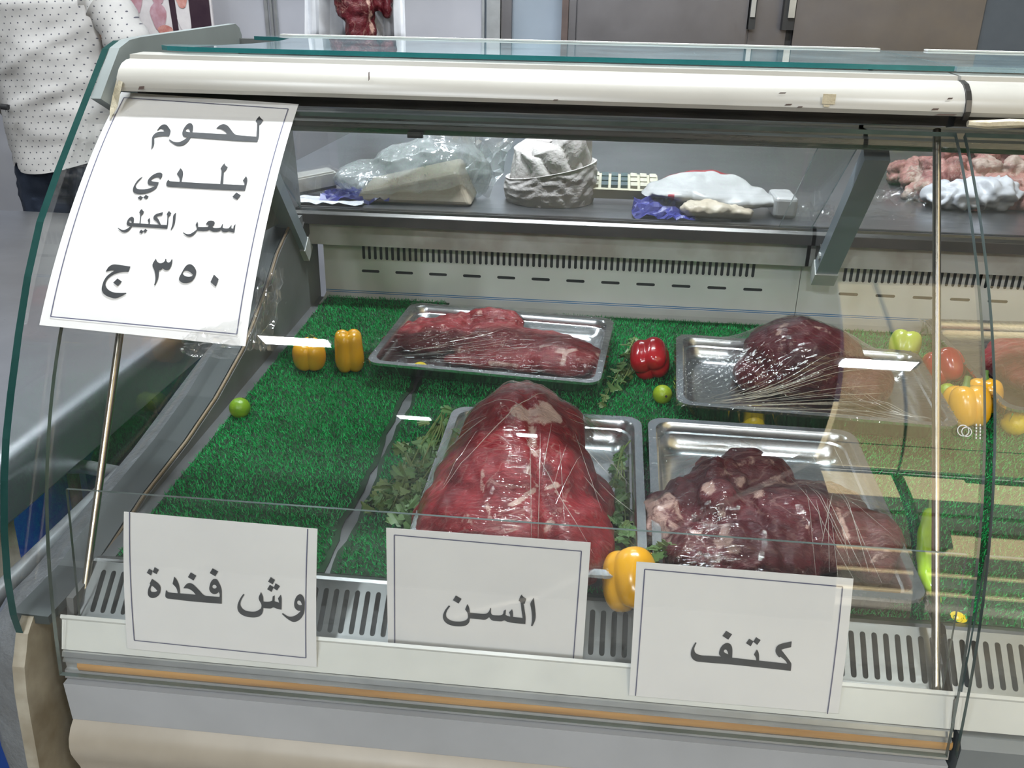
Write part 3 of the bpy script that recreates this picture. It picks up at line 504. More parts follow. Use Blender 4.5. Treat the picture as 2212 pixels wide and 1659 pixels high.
LETTERS = {'price': [['1603,135 1609,144 1615,153 1621,161 1635,174 1649,187 1664,199 1659,221 1655,242 1650,263 1645,263 1640,262 1636,262 1650,325 1664,386 1675,447 1677,474 1677,500 1676,526 1472,525 1175,511 910,497 907,511 904,525 901,538 896,554 890,569 882,582 874,594 865,605 854,613 841,619 826,624 810,625 796,624 782,621 767,615 751,607 735,596 719,585 702,572 685,559 668,545 672,541 675,537 679,534 692,543 705,552 718,560 733,565 748,569 762,571 776,572 789,570 801,566 815,558 828,548 840,537 852,523 863,507 874,492 862,493 850,494 837,492 828,488 819,481 812,473 805,463 800,451 796,439 793,425 792,412 791,399 791,384 793,369 795,354 799,338 803,323 809,308 815,298 823,288 832,282 841,281 851,284 860,286 870,298 879,310 887,323 893,338 897,353 900,367 904,385 906,402 908,419 1085,426 1307,429 1298,417 1289,405 1279,395 1265,384 1251,374 1237,366 1225,359 1212,354 1200,351 1187,350 1174,351 1161,352 1168,338 1174,323 1182,310 1190,300 1199,291 1209,285 1219,281 1231,280 1242,281 1255,286 1269,294 1282,303 1298,318 1313,335 1328,353 1343,370 1357,387 1371,404 1383,415 1396,425 1409,433 1421,437 1432,439 1444,440 1646,452 1633,384 1621,314 1605,245 1599,235 1590,226 1581,217 1583,205 1585,193 1587,181 1592,165 1597,150','822,396 823,387 825,379 827,372 832,369 838,368 845,366 851,371 858,376 864,382 871,394 876,407 881,420 872,419 863,418 853,416 846,414 838,412 831,408 827,405 825,400'], ['496,408 498,393 501,377 505,363 510,349 517,337 525,326 532,319 542,315 552,313 561,314 572,317 582,323 596,336 609,351 622,367 634,381 646,396 654,412 659,439 659,466 660,493 646,492 631,490 617,490 597,491 577,493 558,496 537,501 516,508 496,514 505,544 514,574 522,603 524,617 525,631 524,645 521,661 516,677 511,692 506,668 502,645 497,621 487,587 478,553 470,519 470,505 472,492 475,479 480,468 486,457 493,448 503,440 513,433 525,429 544,426 563,425 583,424 576,413 569,402 562,393 554,388 546,384 538,382 531,382 524,383 519,386 513,394 509,403 505,412 502,411 499,409'], ['1660,1002 1668,1016 1676,1029 1682,1044 1686,1061 1688,1079 1689,1097 1690,1129 1689,1161 1689,1192 1462,1193 1137,1188 834,1180 827,1177 820,1172 813,1168 809,1155 805,1143 804,1131 805,1117 809,1103 812,1089 820,1095 827,1102 834,1107 841,1109 849,1109 856,1109 886,1111 915,1112 945,1113 944,1103 942,1092 939,1082 935,1070 929,1059 922,1048 911,1035 900,1023 888,1011 895,984 902,957 909,930 920,940 930,950 939,961 946,973 952,986 956,999 960,1018 961,1036 963,1054 965,1073 966,1093 968,1112 1185,1117 1400,1120 1391,1059 1383,998 1371,937 1367,930 1361,925 1354,920 1358,906 1361,891 1365,877 1370,865 1376,853 1382,841 1386,850 1390,860 1396,868 1407,878 1419,886 1432,894 1426,913 1420,932 1414,950 1410,951 1406,951 1402,951 1412,1008 1422,1064 1432,1120 1666,1121 1665,1112 1664,1103 1662,1095 1654,1084 1645,1073 1636,1063 1644,1042 1652,1022'], ['1600,1218 1657,1254 1627,1311 1568,1277'], ['513,1065 515,1067 517,1069 519,1071 511,1086 503,1100 495,1115 489,1130 483,1146 478,1162 476,1172 475,1182 477,1193 481,1202 487,1211 494,1219 504,1224 515,1227 526,1229 544,1230 561,1229 578,1228 599,1223 620,1217 639,1209 657,1200 673,1189 690,1178 674,1177 658,1175 643,1173 632,1171 621,1168 610,1163 604,1157 598,1149 595,1141 592,1128 590,1115 591,1102 594,1088 600,1075 606,1063 615,1049 625,1037 636,1026 647,1018 658,1010 670,1005 682,1002 694,1000 706,1002 714,1005 722,1012 730,1018 732,1028 734,1039 735,1049 731,1064 726,1078 721,1092 718,1085 714,1078 709,1072 702,1067 694,1064 686,1063 675,1064 665,1068 655,1072 646,1078 638,1085 631,1093 628,1098 627,1105 625,1111 633,1115 641,1119 649,1121 662,1123 676,1124 689,1125 699,1126 708,1128 718,1129 718,1139 718,1149 717,1158 716,1174 714,1190 710,1205 702,1218 691,1230 680,1240 666,1251 651,1261 635,1269 619,1275 603,1281 587,1285 570,1288 553,1290 536,1290 522,1289 508,1287 495,1283 484,1278 474,1270 466,1262 460,1250 456,1237 454,1224 453,1209 454,1193 456,1178 460,1159 465,1141 471,1124 477,1111 484,1099 491,1088 498,1080 506,1073'], ['557,1309 596,1331 575,1365 536,1341'], ['617,1296 656,1317 638,1351 596,1331'], ['1002,1499 1006,1522 1009,1544 1013,1566 1016,1589 1018,1611 1020,1632 1019,1648 1017,1663 1013,1677 1009,1690 1004,1702 999,1714 996,1712 993,1710 991,1709 993,1691 994,1674 995,1656 995,1639 993,1622 991,1604 987,1582 982,1559 981,1538 985,1524 994,1512'], ['924,1482 926,1487 928,1491 931,1495 938,1501 946,1506 954,1511 950,1524 947,1538 943,1551 939,1550 935,1550 932,1549 938,1581 944,1612 949,1643 951,1662 952,1681 954,1700 902,1699 850,1697 799,1696 564,1692 561,1702 558,1712 555,1721 549,1732 543,1743 535,1751 527,1758 517,1764 506,1767 496,1768 485,1766 475,1763 464,1758 454,1752 444,1745 433,1737 423,1728 412,1720 415,1718 417,1716 419,1715 431,1722 442,1728 454,1734 466,1737 478,1738 489,1738 500,1734 511,1727 521,1719 530,1710 538,1700 547,1690 536,1688 526,1686 515,1683 509,1680 504,1675 500,1669 497,1661 495,1652 495,1643 496,1632 497,1620 500,1610 504,1600 510,1591 517,1583 523,1579 529,1576 536,1573 543,1578 551,1583 557,1588 562,1597 565,1607 567,1618 569,1629 570,1640 571,1651 592,1651 614,1651 636,1651 630,1613 624,1575 616,1537 612,1531 606,1526 600,1520 602,1509 604,1498 607,1488 611,1483 615,1479 620,1474 623,1479 625,1484 629,1489 636,1496 644,1502 653,1509 649,1522 646,1534 642,1547 639,1547 635,1546 632,1546 638,1582 643,1617 649,1652 678,1653 707,1653 735,1654 735,1648 734,1643 733,1638 727,1628 721,1619 715,1610 719,1599 724,1588 729,1577 734,1588 739,1598 743,1609 746,1624 748,1640 750,1655 783,1655 816,1655 849,1656 843,1648 837,1641 830,1634 821,1626 811,1618 801,1610 793,1604 784,1599 777,1593 773,1583 770,1573 770,1563 773,1553 777,1544 783,1536 791,1530 800,1524 810,1520 826,1514 843,1508 860,1503 860,1515 860,1528 860,1540 850,1543 840,1546 830,1549 820,1553 810,1558 800,1563 812,1574 824,1585 835,1597 848,1616 860,1636 872,1656 894,1656 915,1656 937,1656 932,1619 926,1582 919,1545 916,1539 911,1535 906,1530 907,1520 909,1510 912,1500 915,1494 920,1488','513,1628 526,1620 542,1630 550,1650 526,1646'], ['672,1724 704,1745 687,1773 657,1757'], ['715,1713 744,1730 723,1763 697,1743'], ['1676,1608 1677,1627 1678,1646 1680,1666 1681,1681 1681,1696 1682,1711 1669,1709 1655,1706 1642,1704 1633,1702 1625,1700 1618,1699 1610,1702 1602,1706 1594,1709 1580,1710 1567,1710 1554,1707 1546,1701 1539,1693 1533,1684 1528,1690 1523,1697 1517,1702 1506,1705 1494,1708 1482,1709 1469,1710 1456,1710 1442,1708 1430,1703 1418,1697 1406,1690 1400,1695 1395,1699 1389,1702 1372,1706 1355,1708 1337,1709 1318,1709 1298,1708 1278,1708 1274,1719 1270,1730 1265,1741 1259,1752 1251,1762 1242,1771 1233,1777 1223,1781 1212,1783 1199,1781 1186,1777 1173,1771 1159,1762 1145,1752 1131,1742 1133,1740 1135,1738 1138,1736 1150,1742 1163,1748 1176,1752 1187,1754 1198,1753 1208,1751 1219,1746 1228,1739 1237,1731 1250,1719 1262,1705 1274,1692 1271,1683 1267,1673 1263,1665 1258,1657 1253,1649 1247,1642 1250,1627 1254,1612 1257,1597 1262,1607 1268,1617 1272,1627 1275,1639 1278,1652 1280,1664 1300,1663 1320,1663 1341,1662 1356,1661 1371,1659 1386,1657 1387,1653 1389,1648 1391,1644 1385,1638 1379,1633 1373,1630 1368,1629 1362,1631 1357,1632 1358,1624 1360,1616 1362,1608 1366,1600 1371,1593 1377,1587 1385,1583 1395,1581 1405,1580 1416,1581 1427,1584 1437,1588 1442,1594 1446,1601 1451,1608 1449,1615 1448,1623 1446,1630 1441,1637 1436,1644 1431,1650 1436,1656 1441,1661 1446,1664 1461,1666 1477,1666 1492,1664 1503,1663 1513,1660 1524,1658 1527,1643 1530,1629 1533,1615 1535,1614 1537,1614 1540,1614 1541,1629 1543,1643 1545,1658 1554,1661 1563,1664 1571,1665 1585,1666 1598,1665 1610,1662 1615,1657 1619,1650 1623,1643 1626,1635 1630,1626 1633,1617 1636,1632 1638,1647 1640,1662 1647,1662 1654,1663 1661,1663 1660,1653 1659,1643 1660,1634 1664,1625 1670,1616'], ['403,2227 406,2213 410,2200 415,2187 420,2176 427,2166 435,2158 446,2150 459,2144 472,2141 489,2140 507,2141 524,2142 568,2146 612,2151 656,2156 653,2175 649,2195 645,2214 626,2215 607,2216 588,2219 569,2223 549,2228 531,2234 514,2242 497,2251 482,2262 470,2271 458,2283 449,2295 441,2308 434,2323 431,2338 430,2351 431,2366 435,2379 442,2391 450,2403 460,2413 472,2423 485,2431 499,2438 515,2444 532,2448 549,2451 567,2452 585,2452 603,2452 626,2451 648,2449 670,2447 671,2450 673,2452 675,2455 660,2465 645,2474 630,2483 611,2494 592,2505 571,2512 555,2513 537,2511 520,2507 503,2503 486,2498 469,2491 454,2483 439,2474 426,2463 416,2451 408,2437 402,2423 399,2404 399,2386 400,2367 401,2349 404,2331 409,2314 416,2297 424,2279 435,2264 453,2245 473,2228 493,2211 479,2211 464,2210 451,2212 435,2216 419,2221'], ['545,2295 600,2328 565,2379 509,2344'], ['907,2053 914,2064 921,2076 930,2086 939,2093 950,2099 960,2102 970,2102 980,2100 989,2096 997,2090 1004,2083 1009,2075 1010,2067 1010,2059 1010,2051 1013,2052 1017,2052 1020,2053 1022,2061 1024,2070 1028,2077 1034,2083 1041,2087 1049,2091 1056,2088 1063,2086 1068,2082 1072,2074 1074,2064 1077,2053 1080,2053 1083,2053 1086,2053 1088,2066 1090,2079 1091,2092 1091,2105 1090,2119 1088,2131 1085,2144 1081,2156 1075,2165 1067,2172 1057,2176 1047,2178 1039,2177 1030,2174 1022,2170 1015,2167 1009,2162 1002,2158 998,2164 994,2170 989,2175 983,2179 976,2182 969,2185 972,2201 975,2217 977,2232 979,2249 979,2265 979,2281 977,2293 974,2305 970,2317 967,2328 964,2339 960,2350 957,2349 954,2348 950,2347 951,2333 952,2318 952,2304 951,2285 948,2267 943,2248 937,2227 929,2206 920,2186 907,2166 893,2146 886,2126 888,2102 898,2077'], ['1280,2097 1292,2098 1304,2102 1316,2109 1328,2119 1339,2130 1349,2143 1357,2154 1363,2165 1367,2177 1369,2191 1369,2205 1368,2219 1364,2235 1360,2251 1353,2265 1345,2277 1336,2287 1325,2295 1311,2301 1296,2306 1281,2309 1265,2309 1248,2306 1233,2302 1222,2296 1213,2288 1203,2280 1201,2270 1199,2259 1199,2249 1203,2233 1208,2218 1213,2203 1218,2187 1223,2171 1228,2156 1233,2142 1239,2128 1247,2116 1256,2107 1268,2100','1261,2171 1273,2172 1285,2176 1296,2181 1310,2190 1323,2200 1336,2210 1335,2217 1334,2223 1333,2229 1320,2233 1307,2236 1294,2237 1280,2236 1266,2234 1252,2229 1243,2222 1235,2214 1227,2205 1228,2196 1229,2187 1233,2181 1240,2175 1250,2172'], ['1559,2199 1619,2248 1603,2331 1538,2284']], 'w': [['1080,5321 1091,5327 1102,5334 1113,5342 1124,5349 1134,5356 1144,5365 1151,5372 1158,5380 1163,5389 1166,5399 1168,5410 1168,5421 1167,5435 1165,5449 1161,5463 1156,5476 1149,5489 1141,5500 1133,5509 1123,5517 1113,5524 1101,5530 1088,5534 1076,5537 1065,5536 1054,5534 1045,5530 1038,5524 1032,5516 1028,5508 1026,5497 1025,5486 1026,5475 1028,5462 1030,5449 1034,5437 1041,5419 1050,5401 1058,5383 1056,5381 1053,5379 1051,5377 1061,5358 1070,5339','1075,5398 1082,5403 1090,5408 1096,5413 1108,5424 1119,5436 1130,5448 1126,5453 1121,5457 1116,5460 1107,5464 1098,5466 1089,5467 1080,5467 1071,5466 1064,5462 1061,5458 1058,5451 1058,5444 1058,5436 1060,5427 1063,5418 1067,5411 1071,5405'], ['1054,5211 1092,5231 1072,5286 1026,5259'], ['1114,5189 1158,5215 1131,5266 1091,5245'], ['1753,5264 1761,5265 1770,5267 1777,5272 1785,5282 1792,5294 1798,5307 1804,5320 1810,5333 1815,5347 1819,5362 1822,5377 1823,5392 1817,5536 1517,5538 1243,5529 1235,5527 1228,5524 1221,5519 1218,5515 1215,5509 1214,5503 1214,5493 1215,5483 1217,5473 1219,5461 1221,5450 1223,5438 1227,5438 1231,5438 1235,5437 1237,5442 1240,5448 1243,5452 1248,5454 1254,5456 1261,5457 1290,5458 1320,5458 1350,5459 1349,5447 1348,5435 1345,5424 1342,5413 1337,5402 1331,5393 1321,5380 1310,5369 1299,5358 1306,5331 1313,5304 1320,5277 1328,5286 1337,5294 1344,5304 1351,5317 1357,5330 1362,5344 1366,5357 1369,5371 1372,5385 1373,5397 1374,5409 1375,5422 1374,5433 1373,5445 1372,5457 1541,5458 1535,5449 1529,5440 1522,5432 1514,5424 1505,5417 1496,5411 1486,5405 1476,5401 1465,5398 1448,5396 1430,5397 1412,5397 1420,5386 1427,5374 1435,5363 1442,5355 1450,5347 1459,5340 1467,5337 1476,5335 1486,5334 1495,5335 1504,5337 1512,5340 1523,5348 1533,5356 1543,5366 1556,5378 1569,5391 1581,5404 1593,5417 1604,5430 1615,5443 1623,5449 1632,5455 1642,5459 1651,5462 1662,5463 1673,5463 1797,5461 1798,5451 1799,5441 1799,5432 1797,5423 1794,5414 1791,5405 1783,5413 1776,5421 1768,5427 1760,5431 1751,5434 1743,5435 1734,5434 1726,5432 1719,5429 1711,5424 1705,5417 1699,5410 1695,5402 1692,5394 1690,5385 1690,5373 1692,5360 1695,5348 1699,5333 1703,5319 1709,5305 1715,5294 1722,5284 1730,5275 1737,5270 1745,5266','1724,5348 1728,5342 1733,5337 1737,5331 1744,5331 1750,5330 1755,5331 1762,5337 1767,5344 1772,5351 1768,5357 1764,5363 1759,5368 1753,5371 1747,5372 1741,5372 1736,5370 1731,5367 1728,5364 1726,5359 1725,5353'], ['1499,5215 1557,5247 1526,5302 1466,5271'], ['1733,5151 1792,5181 1759,5237 1700,5206'], ['2649,5356 2657,5358 2665,5361 2671,5365 2678,5374 2684,5384 2688,5394 2692,5408 2695,5423 2696,5437 2697,5452 2696,5467 2695,5481 2694,5504 2693,5526 2689,5548 2684,5567 2677,5586 2668,5604 2658,5619 2646,5634 2633,5647 2621,5656 2608,5663 2595,5668 2587,5671 2578,5672 2570,5672 2560,5670 2550,5666 2541,5662 2528,5655 2516,5647 2504,5639 2486,5624 2469,5608 2453,5593 2456,5589 2460,5586 2464,5582 2471,5586 2477,5591 2484,5596 2493,5601 2503,5607 2513,5611 2524,5614 2535,5616 2546,5615 2559,5613 2572,5608 2584,5602 2596,5596 2607,5588 2618,5579 2630,5567 2642,5554 2653,5540 2644,5541 2635,5542 2627,5541 2618,5538 2610,5533 2602,5527 2597,5520 2592,5513 2588,5504 2586,5493 2585,5481 2585,5469 2586,5456 2588,5442 2592,5429 2596,5415 2602,5401 2609,5388 2615,5379 2622,5371 2630,5365 2636,5361 2642,5358','2635,5426 2641,5429 2647,5431 2652,5435 2658,5446 2662,5458 2667,5471 2662,5473 2658,5476 2653,5477 2646,5477 2639,5476 2632,5474 2627,5470 2622,5465 2617,5460 2618,5452 2618,5444 2621,5437 2625,5433 2630,5430'], ['2447,5379 2450,5394 2453,5408 2455,5423 2451,5546 2437,5545 2423,5544 2410,5542 2395,5537 2381,5531 2366,5528 2357,5531 2348,5537 2339,5542 2330,5544 2322,5544 2313,5544 2295,5544 2277,5544 2259,5543 2257,5556 2256,5570 2253,5583 2250,5594 2246,5605 2240,5615 2231,5626 2221,5635 2210,5643 2197,5649 2184,5654 2171,5657 2156,5660 2140,5661 2124,5661 2107,5661 2090,5660 2074,5657 2058,5653 2042,5648 2028,5641 2016,5633 2005,5622 1995,5610 1990,5600 1986,5588 1984,5576 1983,5562 1984,5549 1986,5535 1990,5521 1994,5507 2000,5494 2006,5478 2014,5463 2022,5448 2031,5433 2041,5419 2051,5404 2055,5407 2059,5410 2063,5413 2055,5426 2046,5439 2039,5453 2032,5466 2026,5479 2021,5492 2018,5504 2016,5516 2016,5528 2018,5539 2022,5549 2027,5558 2035,5568 2045,5576 2056,5583 2067,5588 2080,5591 2093,5594 2107,5595 2121,5596 2135,5596 2148,5595 2161,5593 2173,5590 2185,5585 2196,5578 2208,5571 2215,5566 2223,5560 2229,5554 2234,5547 2237,5539 2239,5531 2240,5522 2240,5513 2238,5504 2228,5482 2217,5461 2212,5439 2217,5416 2228,5392 2238,5368 2242,5376 2246,5384 2250,5393 2254,5403 2258,5412 2260,5423 2261,5439 2261,5455 2262,5471 2274,5471 2286,5472 2299,5471 2310,5470 2321,5468 2332,5465 2340,5461 2348,5455 2356,5450 2357,5436 2359,5421 2361,5407 2368,5402 2376,5396 2383,5391 2382,5413 2381,5435 2379,5456 2386,5459 2392,5461 2399,5463 2409,5465 2418,5467 2427,5469 2424,5453 2420,5438 2416,5422 2426,5408 2436,5393'], ['2344,5196 2389,5223 2363,5274 2315,5248'], ['2394,5258 2439,5287 2409,5337 2371,5315'], ['2333,5281 2375,5302 2350,5358 2304,5332']], 's': [['5015,987 5018,1008 5021,1029 5024,1050 5029,1085 5034,1120 5038,1155 5040,1173 5041,1191 5041,1209 5041,1225 5039,1241 5036,1257 5029,1281 5020,1305 5010,1328 5006,1326 5002,1324 4997,1321 5000,1301 5003,1281 5005,1260 5004,1234 5003,1209 5001,1183 4998,1157 4994,1132 4990,1106 4986,1090 4982,1073 4982,1057 4990,1033 5002,1010'], ['4892,959 4893,965 4895,971 4897,976 4911,987 4926,997 4940,1007 4935,1028 4929,1048 4924,1068 4920,1068 4917,1068 4914,1067 4918,1092 4922,1117 4926,1142 4931,1170 4935,1197 4939,1225 4940,1252 4939,1280 4939,1308 4914,1308 4888,1308 4863,1307 4840,1307 4818,1306 4796,1305 4782,1303 4768,1301 4754,1298 4743,1293 4733,1288 4723,1285 4713,1289 4702,1295 4692,1299 4678,1300 4664,1300 4650,1300 4635,1300 4619,1301 4604,1299 4596,1296 4589,1292 4583,1286 4576,1278 4571,1270 4565,1261 4557,1270 4550,1278 4541,1286 4533,1291 4524,1295 4515,1297 4502,1298 4488,1297 4474,1296 4438,1296 4402,1295 4367,1295 4365,1311 4363,1326 4360,1341 4354,1353 4347,1364 4339,1374 4328,1382 4315,1389 4303,1394 4287,1398 4271,1401 4255,1402 4236,1404 4217,1404 4198,1403 4178,1399 4158,1394 4140,1387 4126,1379 4114,1369 4103,1357 4096,1346 4091,1333 4087,1319 4086,1303 4087,1286 4090,1270 4095,1253 4101,1236 4108,1220 4121,1199 4134,1179 4148,1159 4152,1162 4157,1166 4162,1169 4150,1187 4139,1205 4129,1224 4124,1238 4120,1253 4118,1267 4118,1280 4120,1292 4124,1303 4131,1313 4140,1321 4150,1328 4162,1334 4174,1339 4187,1343 4204,1345 4222,1345 4239,1344 4255,1343 4271,1341 4286,1337 4299,1333 4311,1328 4323,1320 4331,1313 4338,1304 4344,1294 4346,1285 4347,1274 4346,1264 4344,1252 4342,1240 4338,1228 4331,1216 4324,1204 4316,1193 4323,1170 4331,1147 4339,1125 4346,1139 4353,1152 4358,1166 4362,1186 4364,1206 4366,1226 4393,1226 4420,1227 4447,1227 4470,1227 4492,1227 4514,1225 4525,1223 4536,1220 4545,1214 4553,1206 4560,1194 4566,1183 4569,1172 4571,1160 4573,1149 4576,1150 4580,1150 4583,1151 4583,1165 4582,1179 4582,1193 4583,1203 4586,1214 4590,1222 4594,1227 4601,1231 4608,1233 4625,1233 4642,1232 4659,1231 4670,1230 4681,1228 4690,1225 4697,1220 4703,1213 4708,1205 4711,1193 4712,1180 4715,1168 4721,1163 4729,1158 4736,1154 4735,1175 4734,1196 4733,1218 4739,1220 4746,1223 4752,1226 4762,1228 4772,1231 4782,1233 4781,1225 4780,1218 4778,1210 4775,1201 4771,1192 4768,1182 4778,1169 4789,1156 4799,1142 4802,1156 4806,1170 4808,1183 4809,1200 4810,1217 4810,1234 4843,1235 4876,1236 4908,1237 4904,1206 4899,1176 4894,1145 4891,1113 4887,1081 4880,1051 4876,1045 4869,1041 4863,1037 4866,1022 4870,1007 4875,993 4880,981 4886,970'], ['4220,1035 4280,1069 4248,1128 4189,1094']], 'k': [['7541,5427 7542,5449 7542,5470 7542,5491 7528,5495 7513,5500 7498,5505 7483,5511 7468,5519 7453,5526 7462,5536 7470,5546 7479,5556 7492,5572 7505,5587 7518,5603 7528,5615 7538,5627 7547,5640 7554,5648 7560,5657 7564,5667 7566,5692 7566,5718 7566,5744 7303,5737 7000,5730 6848,5731 6691,5731 6676,5731 6660,5729 6645,5724 6633,5719 6622,5711 6613,5702 6606,5692 6600,5681 6596,5669 6593,5654 6593,5638 6594,5623 6596,5607 6600,5592 6605,5577 6612,5558 6620,5540 6628,5522 6633,5524 6637,5526 6641,5528 6636,5541 6631,5555 6627,5569 6625,5578 6623,5588 6623,5598 6626,5609 6629,5621 6635,5631 6642,5638 6650,5644 6659,5648 6672,5653 6686,5656 6700,5658 6719,5658 6737,5657 6756,5656 6887,5653 6881,5648 6875,5643 6870,5637 6867,5630 6865,5622 6864,5614 6865,5601 6867,5587 6870,5574 6874,5561 6880,5548 6887,5536 6894,5526 6903,5517 6912,5509 6921,5504 6931,5501 6941,5501 6952,5504 6962,5509 6970,5517 6977,5527 6982,5539 6986,5552 6989,5568 6991,5585 6992,5602 6993,5620 6994,5637 6995,5655 7227,5662 7225,5652 7223,5641 7219,5632 7213,5621 7205,5611 7198,5601 7206,5582 7213,5563 7221,5544 7228,5553 7235,5563 7240,5573 7244,5587 7247,5602 7250,5617 7251,5632 7253,5647 7254,5661 7525,5669 7517,5659 7510,5648 7502,5639 7487,5625 7470,5613 7454,5601 7449,5604 7445,5606 7440,5609 7432,5601 7424,5593 7417,5584 7410,5574 7404,5564 7400,5552 7398,5537 7399,5522 7402,5507 7406,5496 7413,5486 7421,5477 7433,5469 7445,5462 7459,5456 7486,5446 7514,5437','6908,5593 6910,5588 6911,5582 6913,5577 6918,5575 6923,5574 6928,5572 6933,5578 6938,5584 6943,5590 6947,5600 6951,5611 6955,5622 6948,5619 6941,5616 6934,5614 6928,5611 6921,5608 6915,5604 6913,5601 6910,5597'], ['7138,5437 7182,5460 7160,5517 7112,5487'], ['7201,5414 7248,5441 7220,5497 7180,5465'], ['6912,5373 6972,5405 6940,5466 6880,5431']]}
# ------------------------------------------------------------------ the refrigerated counters
def offset_line(P, o):
    out = []
    for i in range(len(P)):
        a = P[max(i-1, 0)]; b = P[min(i+1, len(P)-1)]; t = Vector((b[0]-a[0], b[1]-a[1])).normalized(); n = (t[1], -t[0])
        if n[0] > 0: n = (-n[0], -n[1])
        out.append((P[i][0]+n[0]*o, P[i][1]+n[1]*o))
    return out
def along(P, s):
    """point and outward normal at arc length s on a (y,z) line, straight beyond its ends"""
    acc = 0
    for i in range(len(P)-1):
        d = Vector((P[i+1][0]-P[i][0], P[i+1][1]-P[i][1])); Ln = d.length
        if s <= acc+Ln or i == len(P)-2:
            t = (s-acc)/Ln; n = Vector((d.y, -d.x)).normalized()
            if n.x > 0: n = -n
            return (P[i][0]+d.x*t, P[i][1]+d.y*t), n
        acc += Ln

def slot_panel(mb, xs, sw, org, du, h0, h1, s0, s1, xL, xR, th=0.0015, mi=0):
    """sheet with upright slots: org+du*h is the point at height h, xs are slot centres"""
    def P(x, h): return (x, org[0]+du[0]*h, org[1]+du[1]*h)
    edges = [xL]+[(xs[i]+xs[i+1])/2 for i in range(len(xs)-1)]+[xR]
    r = sw/2
    for i, x in enumerate(xs):
        a, b = edges[i], edges[i+1]
        ring = [(a, h0), (b, h0), (b, h1), (a, h1)]
        hole = [(x+r*math.cos(t), s0+r+r*math.sin(t)) for t in [math.pi*(1+k/5) for k in range(6)]]+[(x+r*math.cos(t), s1-r+r*math.sin(t)) for t in [math.pi*k/5 for k in range(6)]]
        mb.poly([ring, hole[::-1]], lambda p: P(*p), mi)

def dash_panel(mb, xs, ln, hgt, y, z0, z1, zc, xL, xR, mi=0):
    edges = [xL]+[(xs[i]+xs[i+1])/2 for i in range(len(xs)-1)]+[xR]; r = hgt/2
    for i, x in enumerate(xs):
        a, b = edges[i], edges[i+1]
        hole = [(x+ln/2-r+r*math.cos(t), zc+r*math.sin(t)) for t in [math.pi*(-.5+k/5) for k in range(6)]]+[(x-ln/2+r+r*math.cos(t), zc+r*math.sin(t)) for t in [math.pi*(.5+k/5) for k in range(6)]]
        mb.poly([[(a, z0), (b, z0), (b, z1), (a, z1)], hole[::-1]], lambda p: (p[0], y, p[1]), mi)

